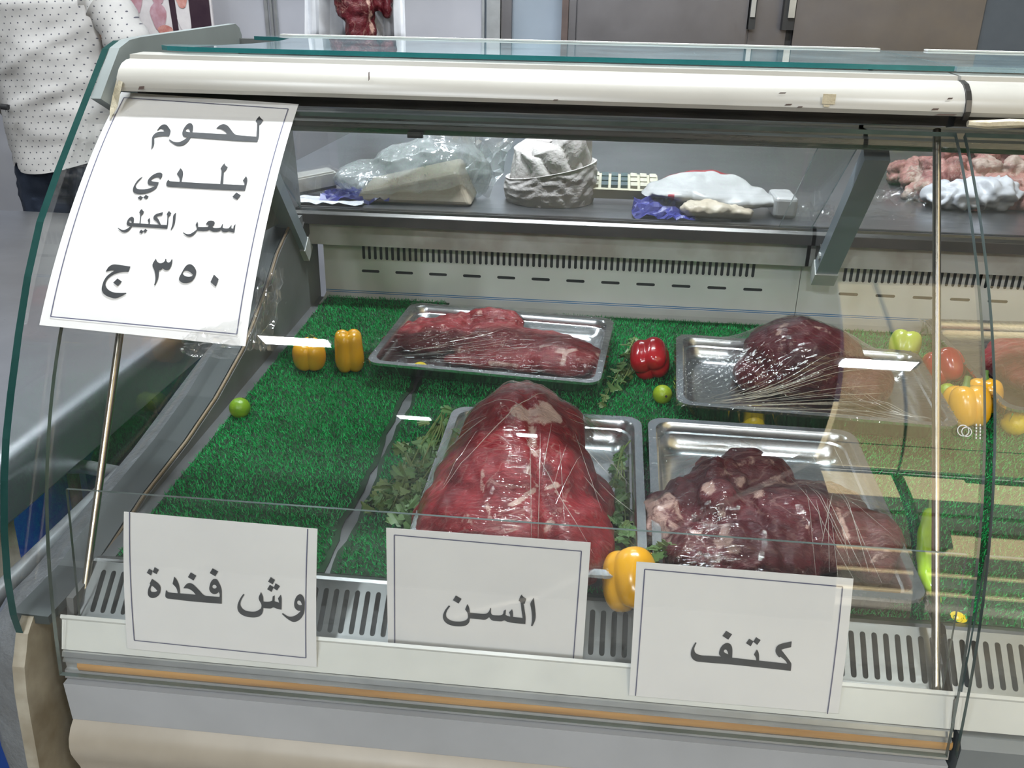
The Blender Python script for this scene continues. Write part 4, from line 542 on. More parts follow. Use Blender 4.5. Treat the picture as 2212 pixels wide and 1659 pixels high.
YB = 1.65            # back panel
def counter(root, X0, X1, first):
    # lower body
    b = MB()
    if first:
        b.prism([(.703, .815), (.705, .764), (.74, .764), (.74, .815)], X0+.004, X1)
    else:
        b.prism([(.712, .846), (.703, .838), (.705, .764), (.74, .764), (.74, .846)], X0+.004, X1)
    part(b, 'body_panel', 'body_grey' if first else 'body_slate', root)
    b = MB(); b.prism([(.706, .7635), (.698, .757), (.692, .748), (.6895, .738), (.690, .728), (.694, .716), (.700, .700), (.712, .60), (.735, .14), (.79, .14), (.79, .7635)], X0+.004, X1)
    part(b, 'bumper', 'cream', root, True)
    b = MB(); b.box(X0+.02, X1-.02, .80, 1.60, 0.02, .14); part(b, 'plinth', 'black', root)
    b = MB(); b.box(X0+.004, X1, .80, 1.62, .14, .86); part(b, 'tank', 'body_grey', root)
    # front rail
    b = MB(); b.prism([(.7255, .8835), (.7275, .8865), (.7305, .8835), (.7285, .8815), (.7175, .8485), (.738, .8485), (.742, .868), (.735, .868), (.7265, .8815)][::-1], X0, X1)
    part(b, 'front_rail', 'rail_white', root)
    if first:
        b = MB(); b.prism([(.7145, .848), (.7125, .843), (.7165, .840), (.7125, .838), (.7125, .8358), (.7165, .8354), (.7165, .8256), (.7125, .8252), (.7105, .816), (.735, .816), (.735, .848)], X0+.002, X1+.002)
        part(b, 'glass_channel', 'aluminium', root)
        b = MB(); b.prism([(.7135, .8352), (.7122, .8305), (.7135, .8258), (.7163, .8258), (.7163, .8352)], X0+.017, X1+.004)
        part(b, 'channel_strip', 'wood', root, True)
    # front air grille
    u = Vector((.793-.744, .910-.868)); Lg = u.length; u.normalize()
    s0_ = .020 if first else .007; n = int((X1-X0-s0_-.006)/.01153)+1; xs = [X0+s0_+.01153*i for i in range(n)]
    g = MB(); slot_panel(g, xs, .0056, (.744, .868), (u.x, u.y), 0, Lg, .0085, Lg*.86, X0+.004, X1-.002)
    g.add([(X0+.004, .736, .868), (X1-.002, .736, .868), (X1-.002, .744, .868), (X0+.004, .744, .868)], [(0, 1, 2, 3)])
    g.add([(X0+.004, .793, .910), (X1-.002, .793, .910), (X1-.002, .797, .9115), (X0+.004, .797, .9115), (X1-.002, .806, .9085), (X0+.004, .806, .9085), (X1-.002, .806, .890), (X0+.004, .806, .890)], [(0, 1, 2, 3), (3, 2, 4, 5), (5, 4, 6, 7)])
    part(g, 'front_grille', 'steel', root)
    b = MB(); b.prism([(.748, .860), (.80, .899), (.80, .88), (.76, .86)], X0+.006, X1-.004); part(b, 'grille_duct', 'slot_dark', root)
    # deck, back panel
    b = MB(); b.prism([(.807, deckz(.807)), (1.64, deckz(1.64)), (1.64, deckz(1.64)-.012), (.807, deckz(.807)-.012)], X0+.004, X1); part(b, 'deck', 'deck_grey', root)
    p = MB()
    px0, px1 = (X0+.015 if first else X0-.0045), X1
    sl = [px0+.079+.0113*i for i in range(int((px1-px0-.079-.066)/.0113))]
    slot_panel(p, sl, .0054, (YB, 1.0), (0, 1), .021, .085, .026, .068, px0, px1)
    ds = [px0+.091+.066*i for i in range(int((px1-px0-.10)/.066))]
    dash_panel(p, ds, .035, .0055, YB, .963, 1.021, 1.0025, px0, px1)
    p.add([(px0, YB, .963), (px1, YB, .963), (px1, YB, .956), (px0, YB, .956), (px1, YB-.02, .9505), (px0, YB-.02, .9505), (px1, YB-.05, deckz(YB-.05)+.001), (px0, YB-.05, deckz(YB-.05)+.001)], [(0, 1, 2, 3), (3, 2, 4, 5), (5, 4, 6, 7)])
    for zz in (.9575, .9610):
        p.add([(px0, YB-.0006, zz), (px1, YB-.0006, zz), (px1, YB-.0006, zz+.0014), (px0, YB-.0006, zz+.0014)], [(0, 1, 2, 3)], 1)
    part(p, 'back_panel', ['panel_white', 'blue_line'], root)
    b = MB(); b.box(px0, px1, YB+.004, YB+.03, .95, 1.09); part(b, 'air_duct', 'slot_dark', root)
    # fascia, lower track, upper rail, header
    b = MB(); b.box(X0-.01, X1, 1.602, 1.648, 1.0645, 1.108); part(b, 'fascia', 'fascia', root)
    b = MB(); b.prism([(1.577, 1.110), (1.577, 1.127), (1.582, 1.132), (1.582, 1.1365), (1.588, 1.1365), (1.588, 1.131), (1.594, 1.131), (1.594, 1.1365), (1.602, 1.1365), (1.602, 1.110)], X0-.01, X1); part(b, 'window_track', 'rail_steel', root)
    b = MB(); b.box(X0-.01, X1, 1.5755, 1.5768, 1.109, 1.1265); part(b, 'track_face', 'track_dark', root)
    b = MB(); b.prism([(1.358, 1.305), (1.355, 1.312), (1.355, 1.320), (1.362, 1.323), (1.362, 1.331), (1.392, 1.331), (1.392, 1.305)], X0-.01, X1); part(b, 'upper_rail', 'rail_steel', root)
    b = MB(); b.box(X0-.01, X1, 1.394, 1.406, 1.320, 1.4315); part(b, 'header_panel', 'steel', root)
    b = MB(); b.box(X0+.06, X1, 1.374, 1.392, 1.4375, 1.4395); part(b, 'top_trim', 'rail_white', root)
    # canopy
    b = MB(); b.prism([(1.0115, 1.3915), (1.0085, 1.396), (1.0105, 1.406), (1.0175, 1.4145), (1.027, 1.4205), (1.038, 1.4235), (1.046, 1.424), (1.0475, 1.4285), (1.080, 1.4295), (1.080, 1.405), (1.03, 1.3915)], X0-.003, X1-.003)
    cn = part(b, 'canopy', 'white_paint', root, True)
    b = MB(); b.prism([(1.046, 1.3950), (1.085, 1.404), (1.085, 1.380), (1.070, 1.373), (1.049, 1.377)], X0, X1-.004); part(b, 'lamp_housing', 'dark_metal', root)
    return cn

root = thing('display_counter', 'glass fronted meat display counter with white canopy and curved front glass, left of the seam', 'counter', (.46, 1.2, 0))
cn = counter(root, 0.0, .915, True)
gl = [p for i, p in enumerate(GS) if i % 2 == 0 or i == len(GS)-1]
b = MB(); b.sheet(gl, .001, .9125, -.006); part(b, 'front_glass', ['glass', 'glass_edge_pale'], root, True)
# polished logo ring etched on the glass with two small lines of print
b = MB()
(cy_, cz_), nn = along(GS, .335)
def onglass(u, s, o=.0006):
    (y, z), n = along(GS, s); return (u, y+n.x*o, z+n.y*o)
rp = at(2082, 928, y=.79); s0 = .333
for cx, cs, rr in ((rp.x, s0, .0055), (rp.x+.003, s0+.001, .0048)):
    k = 20
    b.add([onglass(cx+math.cos(t)*r, cs+math.sin(t)*r) for r in (rr, rr-.0009) for t in [2*math.pi*i/k for i in range(k)]], [(i, (i+1) % k, k+(i+1) % k, k+i) for i in range(k)])
for r_ in range(2):
    for c in range(5):
        u0 = rp.x+.011+r_*.0035; ss = s0-.007+c*.0030
        b.add([onglass(u0, ss), onglass(u0+.0013, ss), onglass(u0+.0013, ss+.0020), onglass(u0, ss+.0020)], [(0, 1, 2, 3)])
part(b, 'etched_mark', 'logo_white', root)
# side glass: flat pane whose front edge follows the same curve
SG = [(1.40, 1.446), (1.10, 1.4425), (1.072, 1.4415), (1.045, 1.434), (1.015, 1.408), (.965, 1.365), (.912, 1.319), (.865, 1.275), (.828, 1.227), (.797, 1.178), (.766, 1.124), (.745, 1.084), (.729, 1.045), (.713, .996), (.702, .947), (.698, .905), (.702, .866), (.715, .885), (.88, .893), (1.10, .925), (1.25, .955), (1.40, 1.02), (1.41, 1.30)]
b = MB(); b.prism(SG, -.034, -.026, 1, 0); part(b, 'side_glass', ['glass', 'glass_edge'], root)
EC = [(.990, 1.385), (1.03, 1.366), (1.10, 1.352), (1.25, 1.335), (1.415, 1.31), (1.415, 1.435), (1.408, 1.446), (1.395, 1.4515), (1.10, 1.4445), (1.073, 1.4425), (1.047, 1.435), (1.017, 1.409)]
b = MB(); b.prism(EC, -.0258, -.014); part(b, 'end_cap', 'endcap_grey', root)
b = MB(); b.prism([(1.37, 1.15), (1.42, 1.13), (1.62, 1.12), (1.60, 1.31), (1.43, 1.31)], -.03, -.012); part(b, 'rear_end_plate', 'liner_grey', root)
# side wall of the well, its sealing line and the outer end panel
LW = [(.742, .868), (.747, .893), (.842, .898), (.921, .917), (1.044, .929), (1.15, .948), (1.264, .981), (1.375, 1.039), (1.443, 1.086), (1.52, 1.12), (1.65, 1.13), (1.65, .93), (.80, .88)]
b = MB(); b.prism(LW, -.004, .004); part(b, 'well_side', 'liner_grey', root)
RT_ = [(.714, .893), (.80, .893), (.921, .918), (1.044, .931), (1.15, .950), (1.264, .983), (1.375, 1.041), (1.443, 1.088), (1.52, 1.122)]
b = MB()
for i in range(len(RT_)-1):
    (y0, z0), (y1, z1) = RT_[i], RT_[i+1]
    b.add([(-.044, y0, z0+.002), (-.0045, y0, z0), (-.0045, y1, z1), (-.044, y1, z1+.002), (-.044, y0, z0-.010), (-.044, y1, z1-.010), (-.0045, y0, z0-.010), (-.0045, y1, z1-.010)], [(0, 1, 2, 3), (0, 3, 5, 4), (1, 6, 7, 2), (0, 4, 6, 1), (2, 7, 5, 3)])
part(b, 'side_sill', 'sill_grey', root)
b = MB(); b.tube([(.001, y, z+.0015) for y, z in RT_[1:]], .0022, 6); part(b, 'sealing_bead', 'sealant', root, True)
EP = [(.715, .893), (.700, .880), (.692, .864), (.684, .850), (.678, .82), (.675, .79), (.670, .726), (.685, .55), (.72, .10), (1.62, .10), (1.62, 1.00), (1.30, .955), (1.05, .905), (.80, .878)]
b = MB(); b.prism(EP, -.034, -.0205); part(b, 'end_trim', 'cream_dirty', root)
EP2 = [(.735, .893), (.712, .884), (.700, .868), (.6895, .850), (.682, .82), (.679, .79), (.674, .726), (.689, .55), (.724, .10), (1.62, .10), (1.62, 1.00), (1.30, .97), (1.05, .925), (.80, .893)]
loops = []
for x, k in ((-.0345, 0), (-.050, .002), (-.066, .008), (-.080, .020), (-.088, .04)):
    loops.append([(x, y+(k if y < .8 else 0), z-(k*.6 if z > .8 else 0)) for y, z in EP2])
b = MB(); b.loft(loops, 0, (False, False)); b.add(loops[0], tessellate_polygon([[Vector((p[1], p[2], 0)) for p in loops[0]]])); b.add(loops[-1], tessellate_polygon([[Vector((p[1], p[2], 0)) for p in loops[-1]]]))
part(b, 'end_panel', 'textured_grey', root, True)
# top glass with a scalloped left end
b = MB()
def scallop(z): return [(.060, 1.062, z), (.912, 1.062, z), (.912, 1.376, z), (.090, 1.376, z), (.050, 1.366, z), (.030, 1.350, z), (.070, 1.335, z), (.100, 1.300, z), (.108, 1.230, z), (.100, 1.160, z), (.078, 1.115, z), (.020, 1.100, z), (.018, 1.085, z), (.032, 1.070, z)]
lo, hi = scallop(1.4320), scallop(1.4372); tri = tessellate_polygon([[Vector(p) for p in lo]])
b.add(lo, tri, 0); b.add(hi, tri, 0); k = len(lo); b.add(lo+hi, [(i, (i+1) % k, k+(i+1) % k, k+i) for i in range(k)], 1)
part(b, 'top_glass', ['top_glass', 'glass_edge_teal'], root)
# stay rods, splash glass, brackets, sliding windows
for a, c in (((.002, .757, .862), (.009, 1.058, 1.372)), ((.905, .742, .868), (.905, 1.058, 1.372))):
    b = MB(); b.tube([a, c], .0043, 12); o = part(b, 'stay_rod', 'rod_steel', root, True)
b = MB(); b.sheet([(.7695, 1.017), (.7475, .869)], .008, .912, .004); part(b, 'splash_glass', ['glass_clean', 'glass_edge_pale'], root)
def bracket(root, x):
    b = MB(); d = Vector((0, 1.372-1.556, 1.302-1.078)).normalized(); nn = Vector((0, d.z, -d.y))
    if nn.y > 0: nn = -nn
    M = Matrix(((1, 0, 0, x), (0, nn.y, d.y, 1.556), (0, nn.z, d.z, 1.078), (0, 0, 0, 1)))
    b.box(-.018, .018, -.013, .013, -.004, .284, 0, M); o = part(b, 'bracket', 'bracket_grey', root)
    b = MB(); b.box(-.0195, .0195, -.016, .016, -.034, -.003, 0, M); f = b.build('bracket_foot', 'bracket_foot'); f.parent = o; f.matrix_parent_inverse = o.matrix_parent_inverse @ Matrix.Identity(4)
    f.matrix_parent_inverse = Matrix.Identity(4)
    b = MB(); b.prism([(1.552, 1.066), (1.600, 1.085), (1.600, 1.112), (1.575, 1.112), (1.555, 1.095)], x-.012, x+.012); part(b, 'bracket_arm', 'dark_metal', root)
    b = MB(); c = M @ Vector((-.0185, 0, .030)); b.tube([c+Vector((.001, 0, 0)), c-Vector((.0025, 0, 0))], .0065, 12); s = b.build('bracket_screw', 'bracket_foot'); s.parent = o; s.matrix_parent_inverse = Matrix.Identity(4)
    c = M @ Vector((.0185, 0, .030)); 
bracket(root, -.005); bracket(root, .935)
for nm, x0, x1, dy in (('sliding_window', .0, .905, 0), ('sliding_window', .852, 1.72, .006)):
    b = MB(); b.sheet([(1.372+dy, 1.306), (1.586+dy, 1.1355)], x0, x1, .004); part(b, nm, ['window_glass', 'glass_edge_pale'], root)
b = MB(); b.box(.252, .275, 1.349, 1.355, 1.301, 1.309); part(b, 'window_stop', 'dark_metal', root)
# tape and marks left on the canopy
b = MB(); b.box(.768, .781, 1.0063, 1.0072, 1.4005, 1.4105); b.box(.770, .776, 1.0068, 1.0075, 1.3975, 1.3995); part(b, 'tape_residue', 'foam_tape', root)
for px, py, sx_, sz_ in ((1703, 226, .004, .0009), (1728, 231, .003, .0007), (2042, 248, .012, .0008), (1690, 201, .004, .0008), (2020, 236, .004, .001), (2052, 213, .003, .001), (1200, 216, .003, .0006), (797, 165, .0008, .005), (305, 190, .004, .002)):
    c = at(px, py, y=1.0078); b = MB(); b.add([(c.x-sx_, c.y, c.z-sz_), (c.x+sx_*.7, c.y, c.z-sz_*.6), (c.x+sx_, c.y, c.z+sz_), (c.x-sx_*.5, c.y, c.z+sz_*.8)], [(0, 1, 2, 3)]); part(b, 'scuff_mark', 'brown_edge', root)
b = MB(); b.add([(-.004, 1.012, 1.404), (.006, 1.006, 1.402), (.004, 1.002, 1.392), (-.001, 1.000, 1.376), (-.010, .995, 1.362), (-.012, 1.002, 1.372), (-.010, 1.010, 1.388)], [(0, 1, 2, 6), (6, 2, 3, 5), (5, 3, 4)]); part(b, 'foam_tape', 'foam_tape', root)

root2 = thing('display_counter', 'second meat display counter beyond the glass seam at the right edge', 'counter', (1.39, 1.2, 0))
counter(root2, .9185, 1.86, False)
b = MB(); b.sheet(gl, .9215, 1.855, -.006); part(b, 'front_glass', ['glass', 'glass_edge_pale'], root2, True)
b = MB(); b.box(.9145, 1.86, 1.062, 1.376, 1.4320, 1.4372); part(b, 'top_glass', ['top_glass'], root2)
b = MB(); b.sheet([(.7695, 1.017), (.7475, .869)], .930, 1.85, .004); part(b, 'splash_glass', ['glass_clean', 'glass_edge_pale'], root2)
bracket(root2, 1.86)
pts = [(.9165+.020*i, 1.006+rnd.uniform(-.002, .002), 1.3875+rnd.uniform(-.003, .003)) for i in range(14)]
b = MB(); b.tube(pts, [.004+rnd.uniform(-.0012, .0018) for _ in pts], 7); part(b, 'foam_tape', 'foam_tape', root2, True)
b = MB(); b.prism([(1.0095, 1.388), (1.005, 1.397), (1.009, 1.408), (1.0165, 1.4165), (1.027, 1.4225), (1.042, 1.4252), (1.042, 1.4215), (1.027, 1.418), (1.012, 1.400), (1.016, 1.388)], .9122, .9175); part(b, 'seam_gasket', 'dark_metal', root2)

# ------------------------------------------------------------------ printed signs
WORDS = {'price': [(0, 2), (2, 7), (7, 11), (11, 12), (12, 14), (14, 17)], 'w': [(0, 6), (6, 11)], 's': [(0, 3)], 'k': [(0, 4)]}
def sign(name, label, offs, corners, border, key, line=None, slot=0):
    P = line or offset_line(GS, offs)
    def S(u, v, o=0.0):
        (y, z), n = along(P, v)
        return Vector((u, y+n.x*o, z+n.y*o))
    (a, b_, c, d_) = [Vector(q) for q in corners]
    nu, nv = 6, 24
    def Q(i, j):
        s, t = i/nu, j/nv; p = (a*(1-s)+b_*s)*(1-t)+(d_*(1-s)+c*s)*t; return p
    m = MB(); V = [S(*Q(i, j), .0) for j in range(nv+1) for i in range(nu+1)]+[S(*Q(i, j), -.0004) for j in range(nv+1) for i in range(nu+1)]
    k = nu+1; o2 = k*(nv+1); F = []
    for j in range(nv):
        for i in range(nu):
            q = (j*k+i, j*k+i+1, (j+1)*k+i+1, (j+1)*k+i); F += [q, tuple(o2+x for x in q[::-1])]
    for j in range(nv):
        F += [(j*k, (j+1)*k, o2+(j+1)*k, o2+j*k), (j*k+nu, o2+j*k+nu, o2+(j+1)*k+nu, (j+1)*k+nu)]
    for i in range(nu):
        F += [(i, o2+i, o2+i+1, i+1), (nv*k+i, nv*k+i+1, o2+nv*k+i+1, o2+nv*k+i)]
    m.add(V, F)
    cen = S(*Q(3, 24))
    o = m.build(name, 'paper', None, True, origin=cen)
    tag(o, label, 'sign')
    for i0, i1 in WORDS[key]:
        m = MB()
        for rings in LETTERS[key][i0:i1]:
            rr = [[tuple(int(q)/1e4 for q in p.split(',')) for p in ring.split()] for ring in rings]
            m.poly(rr, lambda p: S(p[0], p[1], .0008))
        put(m.build('printed_word', 'ink', fix=False), o)
    m = MB()
    for seg in border:
        p, q = Vector(seg[0]), Vector(seg[1]); t = (q-p).normalized(); n = Vector((-t.y, t.x))*.00055; K = 16
        V = []
        for i in range(K+1):
            r = p.lerp(q, i/K); V += [S(*(r+n), .0007), S(*(r-n), .0007)]
        m.add(V, [(2*i, 2*i+1, 2*i+3, 2*i+2) for i in range(K)])
    put(m.build('border_line', 'border_ink', fix=False), o)
    return o, S

def rect(q): return [(q[i], q[(i+1) % 4]) for i in range(4)]
bp = [(-.0061, -.0097), (.1903, .0002), (.19, .2819), (-.0087, .2743)]
po, PS = sign('price_sign', 'tall white paper price sign with four lines of Arabic, hanging at the upper left', .003, [(-.0129, -.0197), (.2, -.0087), (.2003, .2938), (-.0194, .2837)], rect(bp), 'price')
# clear sleeve edge and crumpled tape around it
m = MB(); q = [(-.014, -.0185), (.2035, -.0075), (.2045, .2965), (-.0195, .2855)]
K = 14; V = []
for j in range(K+1):
    t = j/K; l = Vector(q[0]).lerp(Vector(q[3]), t); r = Vector(q[1]).lerp(Vector(q[2]), t); V += [PS(l.x, l.y, .0016), PS(r.x, r.y, .0016)]
m.add(V, [(2*j, 2*j+1, 2*j+3, 2*j+2) for j in range(K)]); put(m.build('clear_sleeve', 'glass_clean'), po)
def crumple(name, mt, root, cen, ux, vy, nz, su, sv, amp, n=12, seed=1, shape=None):
    m = MB(); V = []; cen, ux, vy, nz = Vector(cen), Vector(ux), Vector(vy), Vector(nz); R_ = random.Random(seed)
    for j in range(n+1):
        for i in range(n+1):
            u, v = i/n-.5, j/n-.5
            s = 1.0 if shape is None else shape(u, v)
            h = noise.noise(Vector((u*7+seed*5, v*7, seed)))*amp+noise.noise(Vector((u*17, v*17+seed*3, seed)))*amp*.6
            V.append(cen+ux*(u*su*s)+vy*(v*sv*s)+nz*h+ux*R_.uniform(-.3, .3)*su/n+vy*R_.uniform(-.3, .3)*sv/n)
    m.add(V, [(j*(n+1)+i, j*(n+1)+i+1, (j+1)*(n+1)+i+1, (j+1)*(n+1)+i) for j in range(n) for i in range(n)])
    o = m.build(name, mt, None, False)
    return put(o, root) if root is not None else o
(yy, zz), nq = along(offset_line(GS, .004), .255)
crumple('clear_tape', 'tape', po, (.2165, yy, zz), (1, 0, 0), (0, -nq.y, nq.x), (0, nq.x, nq.y), .026, .085, .012, 12, 3)
(yy, zz), nq = along(offset_line(GS, .004), .294)
crumple('clear_tape', 'tape', po, (.150, yy, zz), (1, 0, .15), (0, -nq.y, nq.x), (0, nq.x, nq.y), .075, .035, .008, 12, 8, lambda u, v: .4+abs(u+.5)*.8)
bw = [(.0857, .462), (.2725, .4659), (.2692, .6078), (.0836, .605)]
sign('cut_sign', 'white paper sign with two Arabic words, leftmost along the counter front', -.0105, [(.0793, .4625), (.2824, .4652), (.2802, .6183), (.0745, .6159)], [(bw[1], bw[2]), (bw[2], bw[3]), (bw[3], bw[0])], 'w')
bs = [(.3594, .0391), (.5466, .0415), (.5446, .1723), (.3572, .1714)]
sign('cut_sign', 'middle white sign standing behind the front rail below the domed meat joint', 0, [(.3511, .032), (.5551, .0315), (.5541, .1712), (.3498, .1712)], [(bs[0], bs[1]), (bs[1], bs[2]), (bs[3], bs[0])], 's', [(.755, 1.04), (.743, .85)])
bk = [(.6087, .4808), (.7958, .4831), (.7969, .6188), (.609, .6178)]
sign('cut_sign', 'white paper sign with one Arabic word below the bone-in meat, rightmost on the counter front', -.0105, [(.6003, .474), (.8052, .4746), (.8074, .6177), (.6026, .6185)], [(bk[0], bk[1]), (bk[1], bk[2]), (bk[3], bk[0])], 'k')
# ------------------------------------------------------------------ the room
def S(mb, name, m, smooth=False):
    o = mb.build(name, m, None, smooth); o['kind'] = 'structure'; return o
b = MB(); b.box(-7, 8, -9, 3.9, -.1, 0); S(b, 'floor', 'floor_tile')
YW = 3.6
b = MB(); b.box(-4.2, .05, YW, YW+.1, 0, 3.4); S(b, 'wall_back', 'wall_panel')
b = MB(); b.box(.05, 5.2, YW+.02, YW+.1, 0, 3.4); S(b, 'wall_back_right', 'wall_blue')
b = MB(); b.box(-4.3, -4.2, -4.0, 3.7, 0, 3.4); S(b, 'wall_left', 'wall_plain')
b = MB(); b.box(5.1, 5.2, .3, 3.7, 0, 3.4); S(b, 'wall_right', 'wall_plain')
b = MB(); b.box(-4.3, 5.2, .1, 3.7, 3.46, 3.56)
for z, fl in ((3.46, 0), (3.56, 1)): b.add([(-4.3, -4.1, z), (2.05, -4.1, z), (1.36, .1, z), (-4.3, .1, z)], [(0, 1, 2, 3)])
b.add([(2.05, -4.1, 3.46), (2.05, -4.1, 3.56), (1.36, .1, 3.56), (1.36, .1, 3.46)], [(0, 1, 2, 3)]); S(b, 'ceiling', 'ceiling_grey')
b = MB(); b.box(-4.3, 2.05, -4.1, -4.0, 0, 3.46); S(b, 'wall_front', 'wall_shade')
# aluminium trims over the panel joints
tn = 0
for x, ww in ((-.775, .012), (-.755, .008), (-.738, .010), (.057, .010)):
    tn += 1; b = MB(); b.box(x-ww/2, x+ww/2, YW-.014, YW+.005, 0, 3.3); S(b, 'trim_%d' % tn, 'aluminium')
b = MB(); b.box(.075, .125, YW-.05, YW, 0, 3.3); S(b, 'trim_5', 'aluminium')
b = MB(); b.box(.127, .165, YW-.03, YW, 0, 3.3); S(b, 'trim_6', 'fridge_steel')
# steel cold cupboard
fr = thing('cold_cupboard', 'tall stainless steel two-door cold cupboard against the back wall', 'cupboard', (1.1, YW-.3, 0))
YF = YW-.08
b = MB(); b.box(.355, .378, YF-.03, YW+.015, 0, 2.2); part(b, 'edge_strip', 'brown_edge', fr)
b = MB(); b.box(.379, 1.80, YF, YW+.015, .08, 2.2); b.box(.379, .405, YF-.012, YF, .08, 2.2); b.box(1.02, 1.15, YF-.004, YF, .08, 2.2); part(b, 'cabinet_body', 'fridge_steel', fr)
for x0, x1, hx in ((.411, 1.008, .995), (1.172, 1.80, 1.135)):
    b = MB(); b.box(x0, x1, YF-.028, YF-.001, .12, 2.15); d = part(b, 'door', 'fridge_steel', fr)
    b = MB()
    if hx < 1.05: b.box(1.012, 1.034, YF-.05, YF-.004, 1.40, 1.62)
    else: b.box(1.128, 1.168, YF-.045, YF-.004, 1.40, 1.64); 
    h = b.build('door_handle', 'black'); h.parent = d
    b = MB(); b.box(hx+.018 if hx < 1.05 else 1.142, hx+.034 if hx < 1.05 else 1.164, YF-.058, YF-.05, 1.44, 1.6); g = b.build('handle_grip', 'aluminium'); g.parent = d
b = MB(); b.box(1.152, 1.17, YF-.004, YF-.001, .12, 2.15); part(b, 'door_gasket', 'black', fr)
b = MB(); b.box(1.80, 3.2, YF-.02, YW+.015, 0, 2.3); o = b.build('dark_partition', 'wall_dark', None, origin=(2.5, YF, 0)); tag(o, 'dark grey partition panel beside the steel cupboard at the far right', 'partition')

# street side: sunlit awning, facade, lamps
b = MB(); V = []; F = []
nx, ny = 12, 10
for j in range(ny+1):
    for i in range(nx+1):
        y = .1-j*4.2/ny; xl = 1.36+.69*j/ny; x = xl+i*(6.4-xl)/nx; V.append((x, y, 3.45-.12*j/ny-.06*math.sin(j/ny*math.pi)+.03*math.sin(i*1.3)))
b.add(V, [(j*(nx+1)+i, j*(nx+1)+i+1, (j+1)*(nx+1)+i+1, (j+1)*(nx+1)+i) for j in range(ny) for i in range(nx)])
aw = b.build('street_awning', 'awning_cloth', None, True, origin=(3.6, -2, 3.4)); aw['kind'] = 'structure'
b = MB(); b.tube([(1.45, .1, 3.30), (2.6, -4.2, 3.22)], .008, 8); b.tube([(3.1, .1, 3.30), (3.3, -4.2, 3.22)], .008, 8); b.tube([(1.9, -2.9, 3.28), (6.2, -2.9, 3.24)], .008, 8); b.tube([(2.05, -4.2, 3.25), (6.2, -4.2, 3.22)], .035, 8); b.tube([(2.6, -4.2, 0), (2.6, -4.2, 3.22)], .04, 8)
o = b.build('awning_frame', 'pipe_grey', None, True, origin=(3.4, -2, 3.2)); o['kind'] = 'structure'
b = MB(); b.box(1.3, 8.8, -8.6, -8.4, 0, 9.0); o = b.build('street_facade', 'facade_cream', None, origin=(4.5, -8.5, 0)); o['kind'] = 'structure'
b = MB()
for z0, z1, x0, x1 in ((3.35, 3.9, 1.3, 8.8), (2.7, 3.2, 1.3, 8.8), (2.0, 2.7, 1.3, 4.4), (1.2, 1.75, 1.3, 8.8), (.55, .95, 1.3, 8.8), (0, .3, 1.3, 8.8), (5.0, 5.35, 4.9, 8.8), (5.15, 5.25, 3.2, 4.9)):
    b.box(x0, x1, -8.4, -8.3, z0, z1)
o = b.build('facade_bands', 'facade_band', None, origin=(4.5, -8.35, 0)); o['kind'] = 'structure'

def ceiling_light(x, y, z, ln, label, power, rz=0):
    t = thing('ceiling_light', label, 'lamp', (x, y, z), 'ceiling lights')
    M = Matrix.Translation((x, y, z)) @ Matrix.Rotation(rz, 4, 'Z')
    b = MB(); b.box(-ln/2-.02, ln/2+.02, -.06, .06, .008, .05, 0, M); part(b, 'housing', 'aluminium', t)
    b = MB()
    for dy in (-.03, .012):
        b.box(-ln/2, ln/2, dy-.004, dy+.022, -.006, .008, 0, M)
    part(b, 'tubes', 'led', t)
    if power:
        ld = bpy.data.lights.new('lamp_light', 'AREA'); ld.shape = 'RECTANGLE'; ld.size = ln; ld.size_y = .12; ld.energy = power; ld.color = (.90, .96, 1.0)
        lo = bpy.data.objects.new('lamp_light', ld); COL.objects.link(lo); lo.location = (x, y, z-.012); lo.rotation_euler = (0, 0, rz); lo.parent = t; lo.matrix_parent_inverse = Matrix.Translation(t.location).inverted()
    for dx in (-ln/3, ln/3):
        b = MB(); b.tube([M @ Vector((dx, 0, .05)), M @ Vector((dx, 0, 3.42-z))], .004, 6); part(b, 'hanger', 'black', t)
    return t
ceiling_light(-.68, -1.0, 3.2, .28, 'ceiling strip lamp above the left of the counter', 72)
ceiling_light(1.58, -.80, 3.15, .26, 'ceiling strip lamp above the right of the counter', 45)
ceiling_light(-.46, -2.86, 3.2, .18, 'ceiling strip lamp near the front wall on the left', 215)
ceiling_light(.16, -3.3, 3.2, .12, 'ceiling strip lamp near the front wall, middle one', 200)
ceiling_light(1.64, -3.26, 3.1, .18, 'strip lamp under the awning by the street', 120)
ceiling_light(.45, 1.45, 3.2, 1.1, 'added fill lamp out of view over the top glass of the counter', 250)  # unseen lamp added to brighten the inside of the case
ceiling_light(.2, 2.6, 3.2, 1.2, 'ceiling strip lamp over the rear worktop', 48)
ceiling_light(-1.5, 1.9, 3.2, 1.2, 'ceiling strip lamp over the left steel table', 75)

